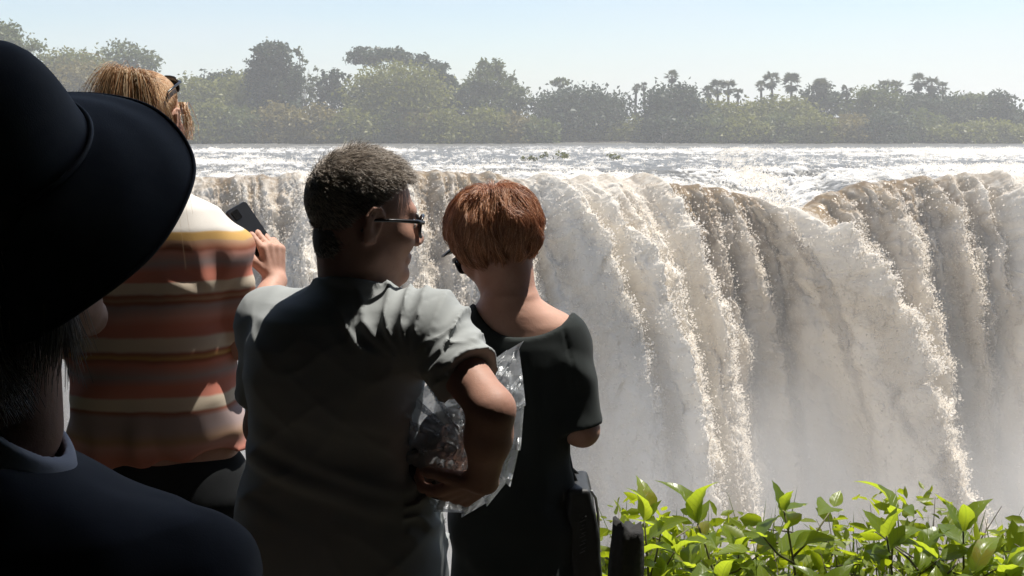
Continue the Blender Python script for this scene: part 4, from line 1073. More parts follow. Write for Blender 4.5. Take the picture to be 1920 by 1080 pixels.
# ------------------------------------------------------------------ a person
class Person:
    def __init__(s, base, label, group='onlookers at the falls'):
        s.base = np.asarray(base, float)
        s.root = empty('person', tuple(base), label, 'person', group)
    def sdf(s, name, f, lo, hi, res, mat, parent=None):
        V, Q = surface(f, lo, hi, res)
        me = mesh_np(name, V - s.base, Q, True)
        return link(name, me, mat, parent or s.root)
    def mb(s, name, mb, mat, parent=None, smooth=True):
        return link(name, mb.mesh(name, smooth, s.base), mat, parent or s.root)
    def strands(s, fr, roots, normals, nseg, length, step_dir, rad, mat, parent, name='strands', shell=1.02, seed=0):
        """hair strands grown from the scalp in the frame of the head"""
        rng = np.random.default_rng(seed)
        n = len(roots); L = np.broadcast_to(np.asarray(length, float), (n,)) * rng.uniform(.75, 1.15, n)
        pts = [roots.copy()]; p = roots.copy()
        rnd = rng.normal(size=(n, 3))
        for k in range(nseg):
            d = step_dir(p, normals, k / nseg, rnd)
            d /= np.linalg.norm(d, axis=1)[:, None] + 1e-9
            p = p + d * (L / nseg)[:, None]
            q = (p - CR_C) / CR_R; k0 = np.linalg.norm(q, axis=1)
            m = k0 < shell
            p[m] = CR_C + q[m] / k0[m][:, None] * shell * CR_R
            pts.append(p.copy())
        A = np.stack(pts, 1)
        Wd = fr.w(A.reshape(-1, 3)) - s.base
        return s.curves(name, Wd, n, nseg + 1, rad, mat, parent)
    def curves(s, name, pts, n, k, rad, mat, parent):
        cu = bpy.data.hair_curves.new(name)
        cu.add_curves([k] * n)
        cu.attributes['position'].data.foreach_set('vector', np.asarray(pts, np.float32).ravel())
        ra = cu.attributes.get('radius') or cu.attributes.new('radius', 'FLOAT', 'POINT')
        ra.data.foreach_set('value', np.tile(np.linspace(1, .35, k), n).astype(np.float32) * rad)
        cu.materials.append(mat)
        o = bpy.data.objects.new(name, cu); COL.objects.link(o); o.parent = parent
        return o
    def eyes(s, fr):
        for sd in (-1, 1):
            c = fr.w((sd * .032, .0795, -.002)) - s.base
            V, Fc = [], []
            n, m = 10, 8
            for i in range(m + 1):
                for j in range(n):
                    a, b = math.pi * i / m, 2 * math.pi * j / n
                    V.append(tuple(c + .0125 * fr.k * np.array([math.sin(a) * math.cos(b), math.sin(a) * math.sin(b), math.cos(a)])))
            for i in range(m):
                for j in range(n): Fc.append((i * n + j, i * n + (j + 1) % n, (i + 1) * n + (j + 1) % n, (i + 1) * n + j))
            me = bpy.data.meshes.new('eye'); me.from_pydata(V, [], Fc); me.update(); me.polygons.foreach_set('use_smooth', [True] * len(Fc))
            link('eye', me, EYE, s.root)
    def glasses(s, fr, mat_frame, up=0.0, back=0.0, tilt=0.0, lens=LENS, name='sunglasses'):
        """frame with two lenses and two temple bars; up/back lift them onto the hair"""
        def g(x, y, z):
            c, sn = math.cos(tilt), math.sin(tilt)
            return fr.w((x, (y - .1) * c - z * sn + .1 - back, (y - .1) * sn + z * c + up)) - s.base
        o = bpy.data.objects.new(name, None)
        fm = MB(); rim = []
        for sd in (-1, 1):
            ring = []
            for j in range(20):
                a = 2 * math.pi * j / 20
                x, z = sd * .034 + .029 * math.copysign(abs(math.cos(a)) ** .6, math.cos(a)), -.006 + .020 * math.copysign(abs(math.sin(a)) ** .7, math.sin(a))
                ring.append(Vector(g(x, .112 - 6.0 * x * x, z)))
            rim.append(ring)
            fm.tube(ring + ring[:2], .0026, 6, False)
            fm.tube([g(sd * .064, .093, .004), g(sd * .076, .075, .006), g(sd * .082, .03, .006), g(sd * .085, -.015, .004), g(sd * .083, -.035, -.018)], [.0036, .0036, .003, .0026, .002], 6)
        fm.tube([g(-.008, .112, .002), g(0, .115, .005), g(.008, .112, .002)], .0026, 6)
        fo = link(name, fm.mesh(name), mat_frame, s.root)
        for ring in rim:
            me = bpy.data.meshes.new('lens'); me.from_pydata([tuple(v) for v in ring], [], [tuple(range(20))]); me.update()
            sol = me
            link('lens', sol, lens, fo)
        return fo
    def legs(s, hipx, hipy, hipz, half, trouser, r0=.098, top=None):
        gl = s.base[2]
        def f(p):
            d = None
            for sd in (-1, 1):
                h = (hipx + sd * half, hipy, hipz - .06); kn = (hipx + sd * half * 1.1, hipy + .03, gl + .48); an = (hipx + sd * half * 1.15, hipy - .01, gl + .06)
                c = smin(cap(p, h, kn, r0, .072), cap(p, kn, an, .072, .062), .03)
                d = c if d is None else smin(d, c, .03)
            d = smin(d, ell(p, (hipx, hipy, hipz), (half + .085, .108, .13)), .04)
            d = smax(d, gl + .045 - p[:, 2], .005)
            if top is not None: d = smax(d, p[:, 2] - top, .005)
            return d + .003 * noise3(p[:, 0] * 14, p[:, 1] * 14, p[:, 2] * 26, 3)
        s.sdf('trousers', f, (hipx - .36, hipy - .26, gl), (hipx + .36, hipy + .28, hipz + .2), .0095, trouser)
        for sd in (-1, 1):
            cx = hipx + sd * half * 1.15
            def fs(p, cx=cx):
                d = smin(cap(p, (cx, hipy - .05, gl + .045), (cx, hipy + .14, gl + .035), .042, .036), cap(p, (cx, hipy - .03, gl + .05), (cx, hipy - .02, gl + .10), .04, .038), .03)
                return smax(d, gl + .004 - p[:, 2], .004)
            s.sdf('shoe', fs, (cx - .08, hipy - .14, gl - .02), (cx + .08, hipy + .24, gl + .18), .008, SHOE)
def leg_body(p, hipx, hipy, hipz, half, gl):
    d = ell(p, (hipx, hipy, hipz), (half + .02, .07, .10))
    for sd in (-1, 1):
        h = (hipx + sd * half, hipy, hipz - .05); kn = (hipx + sd * half * 1.1, hipy + .03, gl + .48); an = (hipx + sd * half * 1.15, hipy - .01, gl + .06)
        d = smin(d, smin(cap(p, h, kn, .075, .05), cap(p, kn, an, .05, .036), .02), .04)
    return d
def scalp(n, seed, ok):
    """points spread over the skull where ok(direction) holds, with their normals"""
    rng = np.random.default_rng(seed)
    d = rng.normal(size=(n * 3, 3)); d /= np.linalg.norm(d, axis=1)[:, None]
    d = d[ok(d)][:n]
    nn = d / CR_R; nn /= np.linalg.norm(nn, axis=1)[:, None]
    return CR_C + d * CR_R * 1.01, nn
def hair_region(d, front=.50, side=-.30, nape=-.72):
    x, y, z = np.abs(d[:, 0]), d[:, 1], d[:, 2]
    line = np.where(y > .55, front, np.where(y > .1, np.interp(y, [.1, .55], [side + .35, front]), np.where(y > -.25, np.interp(y, [-.25, .1], [side, side + .35]), np.interp(y, [-.9, -.25], [nape, side]))))
    return z > line + .05 * np.sin(d[:, 0] * 23)
def cap_sdf(fr, off, region, amp=.004, fq=60, tail=None):
    def f(p):
        q = fr.l(p).astype(np.float32)
        e = (q - CR_C) / CR_R
        d = ell(q, CR_C, CR_R) - off(e)
        r = region(e / (np.linalg.norm(e, axis=1)[:, None] + 1e-6))
        d = np.maximum(d, -(r * np.linalg.norm(e, axis=1)) * .06)
        if tail: d = smin(d, ell(q, tail[:3], tail[3:]), .02)
        return (d + amp * noise3(q[:, 0] * fq, q[:, 1] * fq, q[:, 2] * fq, 5)) * fr.k
    return f
def soft_region(front=.50, side=-.30, nape=-.72):
    def g(d):
        y, z = d[:, 1], d[:, 2]
        line = np.interp(y, [-.9, -.25, .1, .55, 1.0], [nape, side, side + .35, front, front])
        return z - line
    return g
# ================================================================== the grey-haired onlooker in the grey shirt
def person_grey():
    Y = 2.12
    me = Person((W(655, 900, Y)[0], Y, 0), 'grey-haired person in a grey t-shirt and glasses, clear plastic bag under one arm')
    fr = Frame(W(682, 408, Y + .0), 62, -6, 4, .925)
    tb = [(530, 632, 716, 0, .055), (548, 585, 755, .0, .075), (566, 524, 800, .0, .095), (590, 486, 820, .0, .112), (640, 464, 818, .0, .122), (700, 458, 800, .0, .124), (760, 467, 788, .0, .120), (840, 473, 786, .01, .114),
          (900, 455, 806, .015, .120), (980, 440, 830, .015, .130), (1080, 440, 845, .015, .136), (1180, 450, 842, .015, .134)]
    R = rows_px(tb, Y)
    shR, elR, wrR = W(806, 614, Y - .06), W(922, 768, Y - .20), W(906, 900, Y - .14)
    shL, elL, wrL = W(512, 606, Y + .08), W(500, 800, Y + .22), W(560, 830, Y + .42)
    hR = hand_caps(wrR, wrR * 0 + np.array((-.075, .055, -.055)), (-.35, .85, .35), (.0, .1, .9), .93, (.45, .7, .5))
    hL = hand_caps(wrL, (.9, .2, .1), (0, -.6, .6), (0, 0, 1), .93)
    hipx, hipz = W(642, 1060, Y)[0], .90
    nb = W(668, 560, Y + .005)
    def body(p):
        d = head_sdf(p, fr)
        d = smin(d, cap(p, fr.w((0, -.025, -.045)), nb, .056, .064), .03)
        d = smin(d, stack(p, R, -.017), .03)
        d = smin(d, cap(p, shR, elR, .045, .035), .03); d = smin(d, cap(p, elR, elR * .6 + wrR * .4, .034, .036), .02); d = smin(d, cap(p, elR * .65 + wrR * .35, wrR, .036, .025), .02)
        d = smin(d, cap(p, shL, elL, .050, .041), .03); d = smin(d, cap(p, elL, wrL, .041, .027), .02)
        for h in (hR, hL): d = smin(d, union_caps(p, h), .012)
        return smin(d, leg_body(p, hipx, Y, hipz, .075, 0), .04)
    lo = (me.base[0] - .36, Y - .36, 0); hi = (me.base[0] + .42, Y + .56, 1.72)
    b = me.sdf('body', body, lo, hi, .0042, SKIN_A)
    me.eyes(fr)
    # shirt with folds that fan out from the armpit and creases at the waist
    cutR = shR * .40 + elR * .60; nR = (elR - shR) / np.linalg.norm(elR - shR)
    cutL = shL * .35 + elL * .65; nL = (elL - shL) / np.linalg.norm(elL - shL)
    arm = W(775, 700, Y - .1)
    def folds(p):
        vx, vz = p[:, 0] - arm[0], p[:, 2] - arm[2]
        r = np.sqrt(vx * vx + vz * vz); th = np.arctan2(vz, vx)
        w = .6 * noise3(p[:, 0] * 9, p[:, 1] * 9, p[:, 2] * 9, 11)
        rad = (.35 - (1 - np.abs(np.sin(11 * th + 4.5 * w + .6))) ** 1.6 * 1.3) * (.45 + .9 * np.abs(noise3(th * 2.3, r * 9, 0 * r, 19))) * np.exp(-((r - .12) / .070) ** 2) * sstep(.2, .6, th) * sstep(2.9, 2.2, th)
        # rings round the sleeve
        t = (p - shR.astype(np.float32)) @ nR.astype(np.float32)
        slv = (.35 - 1.2 * (1 - np.abs(np.sin(t * 95 + 3 * noise3(p[:, 0] * 16, p[:, 1] * 16, p[:, 2] * 16, 12)))) ** 1.6) * sstep(.04, .09, t) * sstep(.21, .15, t) * (p[:, 0] > arm[0] - .02)
        zw = P(0, 850, Y).z
        wst = np.exp(-((p[:, 2] - zw) / .085) ** 2) * noise3(p[:, 0] * 5 + p[:, 2] * 9, p[:, 1] * 5, p[:, 2] * 34 + p[:, 0] * 12, 13)
        dia = .5 - 1.6 * (1 - np.abs(noise3((p[:, 0] + p[:, 2]) * 5, p[:, 1] * 5, (p[:, 2] - .8 * p[:, 0]) * 13, 15))) ** 5
        dia2 = .5 - 1.4 * (1 - np.abs(noise3((p[:, 0] - p[:, 2]) * 5, p[:, 1] * 4, (p[:, 2] + .9 * p[:, 0]) * 11, 17))) ** 5
        seam = np.exp(-((t - .012 + .25 * (p[:, 2] - shR[2])) / .0028) ** 2) * (p[:, 2] > arm[2] - .01) * (p[:, 0] > arm[0] - .06)
        return .0016 * seam + .0085 * rad + .0060 * slv + .0085 * wst + .0016 * dia + .0014 * dia2
    def shirt(p):
        d = stack(p, R, .0)
        s1 = smax(cap(p, shR, elR, .058, .056), (p - cutR.astype(np.float32)) @ nR.astype(np.float32), .006)
        tcut = (p - cutR.astype(np.float32)) @ nR.astype(np.float32)
        s1 = s1 - .0014 * (tcut > -.022) + .0010 * np.exp(-((tcut + .022) / .003) ** 2)
        s2 = smax(cap(p, shL, elL, .062, .058), (p - cutL.astype(np.float32)) @ nL.astype(np.float32), .006)
        d = smin(smin(d, s1, .05), s2, .05)
        d = smin(d, cap(p, shR, nb + np.array([.03, 0, -.03]), .055, .055), .05); d = smin(d, cap(p, shL, nb + np.array([-.03, 0, -.03]), .05, .055), .05)
        d = smin(d, cap(p, nb + np.array([0, 0, .06]), nb, .066, .074), .04)
        d = smax(d, p[:, 2] - (P(0, 534, Y).z - .35 * (p[:, 1] - Y) - .10 * (p[:, 0] - nb[0])), .004)
        d = smax(d, .815 - p[:, 2], .006)
        return d + folds(p)
    sh = me.sdf('shirt', shirt, lo, hi, .0048, cloth_mat('grey_cotton', (.27, .285, .285), (.33, .345, .34)))
    me.legs(hipx, Y, hipz, .09, cloth_mat('beige_trousers', (.12, .10, .08), (.17, .145, .115)), top=.84)
    # hair: short, salt and pepper
    reg = soft_region(.52, -.28, -1.2)
    cp = me.sdf('hair', cap_sdf(fr, lambda e: .0015 + .002 * sstep(-.2, .8, e[:, 2]), reg, .0010, 70, (0, -.056, -.044, .050, .034, .050)), fr.c - .17, fr.c + .17, .0042, simple_mat('grey_hair_base', (.02, .018, .016), (.05, .045, .04), 60, .8))
    ro, no = scalp(20000, 3, lambda d: hair_region(d, .50, -.28, -1.0))
    rg_ = np.random.default_rng(2); dd = rg_.normal(size=(5000, 3)); dd /= np.linalg.norm(dd, axis=1)[:, None]; dd = dd[dd[:, 1] < .1]
    ro = np.concatenate([ro, np.array([0, -.056, -.044]) + dd * np.array([.050, .034, .050])]); no = np.concatenate([no, dd])
    ln = .010 + .018 * sstep(-.1, .75, (ro - CR_C)[:, 2] / CR_R[2])
    def flow(p, nn, u, rnd):
        t = np.stack([.12 * np.sign(p[:, 0]) + .35 * noise3(p[:, 0] * 26, p[:, 1] * 26, p[:, 2] * 26, 4), .70 + .45 * noise3(p[:, 0] * 30, p[:, 1] * 30, p[:, 2] * 30, 5), -.35 + 0 * p[:, 0]], 1)
        lift = (.72 - .62 * u) * sstep(-.2, .7, nn[:, 2])[:, None] + .16
        return nn * lift + t + .16 * rnd
    me.strands(fr, ro, no, 5, ln, flow, .00042, hair_mat('salt_and_pepper_hair', [(0.0, (.04, .032, .026)), (.25, (.10, .082, .066)), (.48, (.34, .285, .23)), (1.0, (.72, .65, .58))]), cp, seed=1, shell=1.05)
    me.glasses(fr, BLACK_PLASTIC, up=.002, lens=LENS, name='glasses')
    # watch out for the bag under the arm
    return me, fr, elR, wrR
GREY = person_grey()

# ================================================================== clear plastic bag under the arm, with a dark bundle in it
def plastic_bag():
    Y = 2.06
    out = [(972, 645), (979, 700), (984, 745), (978, 820), (962, 890), (925, 935), (880, 962), (830, 960), (780, 930), (748, 870), (742, 800), (765, 752), (800, 722), (850, 705), (905, 690), (940, 664)]
    n = 120
    poly = []
    for i in range(len(out)):
        a, b = np.array(out[i], float), np.array(out[(i + 1) % len(out)], float)
        for k in range(9): poly.append(a + (b - a) * k / 6)
    poly = np.array(poly); m = len(poly)
    c = np.array([868, 830.0]); rings = 34
    V, Fc = [], []
    loc = W(868, 960, Y); loc[1] = Y
    for side in (-1, 1):
        base = len(V)
        for r in range(rings + 1):
            u = r / rings
            for j in range(m):
                q = c + (poly[j] - c) * (1 - u)
                th = .075 * (1 - (1 - u) ** 2.6) ** .8 * (1 - .75 * sstep(720, 650, q[1])) 
                x, z = q[0] * .01, q[1] * .01
                cr_ = .012 * abs(float(noise3(x * 3.2, z * 3.2, side * 2.0, 21))) + .008 * abs(float(noise3(x * 7 + z * 3, z * 7 - x * 2, side, 22))) 
                yy = Y + .035 + side * (th - cr_ * 1.6 * min(1, u * 6))
                V.append(W(q[0], q[1], yy) - loc)
        for r in range(rings):
            for j in range(m):
                a = base + r * m + j; b = base + r * m + (j + 1) % m
                Fc.append((a, b, b + m, a + m) if side > 0 else (a, a + m, b + m, b))
    me = bpy.data.meshes.new('plastic_bag'); me.from_pydata([tuple(v) for v in V], [], Fc); me.update(); me.polygons.foreach_set('use_smooth', [True] * len(Fc))
    t = NT('clear_plastic')
    t.bsdf.inputs['Base Color'].default_value = (.75, .77, .78, 1); t.bsdf.inputs['Roughness'].default_value = .16
    t.bump(t.noise(55, 5, .6, stretch=(1, 1, 2.2)), .8, .004)
    tl = t.new('ShaderNodeBsdfTranslucent'); tl.inputs['Color'].default_value = (.7, .72, .74, 1)
    trn = t.new('ShaderNodeBsdfTransparent'); trn.inputs['Color'].default_value = (.93, .94, .95, 1)
    gl = t.new('ShaderNodeBsdfGlossy'); gl.inputs['Roughness'].default_value = .24
    for nd in t.n:
        if nd.type == 'BUMP': t.ln(nd.outputs['Normal'], gl.inputs['Normal'])
    a1 = t.new('ShaderNodeMixShader'); a1.inputs[0].default_value = .5; t.ln(t.bsdf.outputs[0], a1.inputs[1]); t.ln(tl.outputs[0], a1.inputs[2])
    a2 = t.new('ShaderNodeMixShader'); a2.inputs[0].default_value = .62; t.ln(a1.outputs[0], a2.inputs[1]); t.ln(trn.outputs[0], a2.inputs[2])
    a3 = t.new('ShaderNodeMixShader'); a3.inputs[0].default_value = .16; t.ln(a2.outputs[0], a3.inputs[1]); t.ln(gl.outputs[0], a3.inputs[2])
    t.ln(a3.outputs[0], t.out.inputs['Surface'])
    o = link('plastic_bag', me, t.m, None, tuple(loc)); tag(o, 'crumpled clear plastic bag with a sharp upper corner, held under the bare arm', 'bag')
    # the bundle
    bc = W(838, 850, Y + .03)
    def f(p):
        d = ell(p, bc, (.074, .044, .086), np.array(Matrix.Rotation(math.radians(18), 3, 'Y')))
        d = smin(d, ell(p, bc + np.array([.035, 0, .055]), (.045, .035, .04)), .03)
        return d + .010 * billow(p[:, 0] * 11, p[:, 1] * 11, p[:, 2] * 20, 2, 31)
    V, Q = surface(f, bc - .17, bc + .17, .0065)
    bl = W(838, 960, Y + .03)
    o2 = link('cloth_bundle', mesh_np('cloth_bundle', V - bl, Q), cloth_mat('dark_fabric', (.018, .020, .020), (.045, .048, .048), 9), None, tuple(bl))
    tag(o2, 'dark crumpled bundle of cloth inside the clear plastic bag', 'clothing')
plastic_bag()

# ================================================================== the copper-haired onlooker in black
def person_copper():
    Y = 2.72
    me = Person((W(960, 900, Y)[0], Y, 0), 'copper-haired person in a black t-shirt with bowed head')
    fr = Frame(W(928, 458, Y + .035), -38, -24, -8, .94)
    tb = [(560, 905, 1003, -.01, .055), (585, 888, 1045, -.01, .072), (606, 868, 1072, -.005, .088), (640, 850, 1080, 0, .105), (700, 850, 1072, 0, .112), (800, 855, 1064, .0, .108), (870, 850, 1066, .0, .112), (950, 846, 1074, .01, .124), (1080, 842, 1082, .01, .130), (1180, 845, 1082, .01, .126)]
    R = rows_px(tb, Y)
    shR, elR, wrR = W(1066, 645, Y + .0), W(1092, 806, Y - .03), W(1030, 800, Y + .20)
    shL, elL, wrL = W(872, 645, Y + .02), W(850, 806, Y + .02), W(930, 790, Y + .22)
    hR = hand_caps(wrR, (-.6, .7, .15), (-.4, .2, .8), (0, 0, 1), .9); hL = hand_caps(wrL, (.5, .7, .15), (.4, .2, .8), (0, 0, 1), .9)
    nb = W(958, 592, Y - .005)
    hipx, hipz = W(962, 1080, Y)[0], .84
    def body(p):
        d = head_sdf(p, fr)
        d = smin(d, cap(p, fr.w((0, -.030, -.045)), nb, .052, .060), .03)
        d = smin(d, stack(p, R, -.014), .035)
        d = smin(d, cap(p, nb, W(1040, 622, Y), .05, .045), .035); d = smin(d, cap(p, nb, W(885, 622, Y), .045, .04), .035)
        for (a, b, c) in ((shR, elR, wrR), (shL, elL, wrL)):
            d = smin(d, cap(p, a, b, .044, .036), .03); d = smin(d, cap(p, b, c, .037, .025), .015)
        for h in (hR, hL): d = smin(d, union_caps(p, h), .012)
        return smin(d, leg_body(p, hipx, Y, hipz, .055, 0), .04)
    lo = (me.base[0] - .34, Y - .30, 0); hi = (me.base[0] + .34, Y + .44, 1.64)
    me.sdf('body', body, lo, hi, .0058, SKIN_B)
    me.eyes(fr)
    zc = P(0, 786, Y).z
    def shirt(p):
        d = stack(p, R, .002)
        d = smin(d, cap(p, W(895, 652, Y), W(1062, 652, Y), .050, .050), .05)
        for (a, b) in ((shR, elR), (shL, elL)):
            s1 = smax(cap(p, a, b + (b - a) * .1, .050, .048), zc - p[:, 2], .006)
            d = smin(d, s1, .035)
        # wide neckline that slips to the right
        d = smin(d, cap(p, nb, W(1040, 622, Y), .057, .052), .035); d = smin(d, cap(p, nb, W(885, 622, Y), .052, .047), .035)
        dx = p[:, 0] - W(972, 600, Y)[0]; dx = np.where(dx < 0, dx * 1.45, dx)
        zc2 = P(0, 620, Y).z + .026 * (np.abs(dx) / .10) ** 2.5 - .25 * np.maximum(p[:, 1] - Y, 0)
        d = smax(d, p[:, 2] - zc2, .004)
        sm2 = (p - W(1052, 640, Y).astype(np.float32)) @ np.array([.94, .15, .22], np.float32)
        d = d + .0022 * np.exp(-(sm2 / .003) ** 2) * (p[:, 2] > P(0, 735, Y).z)
        d = smax(d, .62 - p[:, 2], .006)
        f = sstep(.0, .09, zc2 - p[:, 2]) * .007 * noise3((p[:, 0] - p[:, 2]) * 7, p[:, 1] * 6, (p[:, 2] + .7 * p[:, 0]) * 16, 41) + sstep(.0, .09, zc2 - p[:, 2]) * .004 * noise3(p[:, 0] * 20, p[:, 1] * 20, p[:, 2] * 12, 42)
        return d + f
    blk = cloth_mat('black_cotton', (.014, .018, .018), (.024, .029, .028), 5, .85)
    sh = me.sdf('shirt', shirt, lo, hi, .0055, blk)
    me.legs(hipx, Y, hipz, .062, cloth_mat('black_trousers', (.012, .013, .014), (.02, .021, .022)), top=.66)
    reg = soft_region(.35, -.55, -.55)
    off = lambda e: .008 + .006 * sstep(-.8, .1, e[:, 2])
    cp = me.sdf('hair', cap_sdf(fr, off, reg, .004, 45), fr.c - .2, fr.c + .2, .0048, simple_mat('copper_hair_base', (.12, .046, .02), (.22, .09, .042), 60, .7))
    HMc = hair_mat('copper_hair', [(0, (.17, .062, .026)), (.5, (.42, .18, .085)), (.85, (.62, .32, .18)), (1, (.72, .46, .30))], .42)
    rg = np.random.default_rng(15); n, K = 20000, 10
    wax = np.array([0, -.42, .90]); wax /= np.linalg.norm(wax); e1 = np.array([1.0, 0, 0]); e2 = np.cross(wax, e1)
    al0 = np.arccos(rg.uniform(math.cos(1.75), 1, n)); be = rg.uniform(0, 2 * math.pi, n); lay = rg.uniform(0, 1, n)
    al1 = np.minimum(al0 + rg.uniform(.6, 1.15, n), 2.42 + .17 * rg.normal(size=n) + .06 * np.sin(be * 3))
    keep = al1 > al0 + .08; al0, al1, be, lay = al0[keep], al1[keep], be[keep], lay[keep]; n = len(al0)
    r1, r2 = rg.normal(size=n), rg.normal(size=n)
    pts = []
    for k in range(K):
        u = k / (K - 1)
        al = al0 + (al1 - al0) * u
        clump = noise3(np.cos(be) * 4, np.sin(be) * 4, al * 2.2 + lay, 7); cl2 = noise3(np.cos(be) * 9, np.sin(be) * 9, al * 4 + lay * 2, 8)
        b_ = be + .22 * clump * u + .10 * cl2 * u + .03 * r1 * u
        bulge = (.13 + .24 * lay) * np.sin(min(1, u * 2.2) * math.pi / 2) * (1 + .25 * clump) + .07 * np.exp(-((al - 1.5) / .5) ** 2)
        curl = .20 * sstep(.70, 1.0, u) * sstep(1.5, 1.95, al1)
        rad_ = 1.02 + bulge - curl + .03 * cl2 + .010 * r2 * u + .10 * u * u * (np.abs(r1) > 2.1)
        d = np.outer(np.cos(al), wax) + (np.sin(al) * np.cos(b_))[:, None] * e1 + (np.sin(al) * np.sin(b_))[:, None] * e2
        pts.append(CR_C + d * CR_R * rad_[:, None])
    A = np.stack(pts, 1)
    fo = A[:, -1]; ok_ = ~((fo[:, 1] > .045) & (fo[:, 2] < .03))
    A = A[ok_]; n = len(A)
    me.curves('strands', fr.w(A.reshape(-1, 3)) - me.base, n, K, .00050, HMc, cp)
    me.glasses(fr, BLACK_PLASTIC, up=-.004, lens=LENS, name='glasses')
    # stiff grey sun visor over the brow
    vz = MB(); N = 14; Vv, Ff = [], []
    for k in range(2):
        for i in range(N + 1):
            a = -1.15 + 2.3 * i / N
            for (r, dz) in ((1.0, 0), (1.62 - .16 * abs(a), -.012)):
                Vv.append(fr.w((.078 * math.sin(a) * r, .022 + .078 * math.cos(a) * (r * 1.02), .048 + dz - .004 * k - .022 * math.sin(a) ** 2)))
    for k in range(2):
        for i in range(N):
            a = k * 2 * (N + 1) + 2 * i; Ff.append((a, a + 1, a + 3, a + 2) if k == 0 else (a, a + 2, a + 3, a + 1))
    m2 = 2 * (N + 1)
    for i in range(N): Ff.append((2 * i + 1, m2 + 2 * i + 1, m2 + 2 * i + 3, 2 * i + 3))
    vz.add(Vv, Ff)
    vis = me.mb('sun_visor', vz, simple_mat('grey_visor', (.16, .17, .18), (.22, .23, .24), 20, .6))
    bd = MB(); bd.tube([fr.w((.083 * math.sin(a), -.012 + .104 * math.cos(a), .048)) for a in np.linspace(-2.2, 2.2, 24)], .006, 6); me.mb('headband', bd, vis.data.materials[0], vis)
    return me
COPPER = person_copper()

def shoulder_bag():
    Y = 2.74
    c = W(1090, 985, Y)
    loc = W(1092, 1078, Y)
    root = empty('shoulder_bag', tuple(loc), 'small black shoulder bag at the hip of the copper-haired person', 'bag')
    def f(p):
        q = p - c.astype(np.float32)
        q = q @ np.array(Matrix.Rotation(math.radians(-5), 3, 'Y'), np.float32)
        w = .026 - .010 * sstep(.02, .11, q[:, 2]); 
        a = np.abs(q) - np.stack([w, .070 + 0 * w, .098 + 0 * w], 1)
        d = np.linalg.norm(np.maximum(a, 0), axis=1) + np.minimum(a.max(1), 0) - .010
        return d + .0035 * noise3(p[:, 0] * 22, p[:, 1] * 22, p[:, 2] * 22, 51)
    V, Q = surface(f, c - np.array([.09, .12, .16]), c + np.array([.09, .12, .16]), .005)
    leather = simple_mat('black_nylon', (.010, .011, .012), (.02, .021, .022), 30, .55, .4, 300, .002)
    link('body', mesh_np('body', V - loc, Q), leather, root)
    mb = MB(); mb.tube([c + np.array(q) for q in ((.018, -.06, .10), (.03, -.03, .075), (.037, -.02, .03), (.040, -.02, -.03))], [.003, .0035, .0035, .002], 6)
    link('zip', mb.mesh('zip', True, loc), simple_mat('grey_zip', (.35, .36, .37), (.55, .56, .57), 200, .3, 0, 60, .004, 0, .5, .6), root)
    mb = MB(); mb.tube([c + np.array(q) for q in ((-.01, 0, .10), (-.022, -.02, .13))] + [W(1066, 850, Y + .02), W(1040, 800, Y + .12), W(1000, 700, Y + .145), W(930, 640, Y + .12), W(895, 625, Y + .04), W(900, 660, Y + .12), W(990, 800, Y + .14), c + np.array((0, .05, .10))], .0042, 6)
    link('strap', mb.mesh('strap', True, loc), leather, root)
    mb = MB()
    for k in range(5):
        z = .035 - .018 * k
        mb.tube([c + np.array(q) for q in ((-.008, -.0835, z), (.004, -.0840, z + .006), (-.004, -.0840, z + .010), (.006, -.0835, z + .014))], .0010, 4)
    link('stitched_emblem', mb.mesh('stitched_emblem', True, loc), simple_mat('grey_thread', (.10, .10, .11), (.15, .15, .16), 50, .8), root)
shoulder_bag()

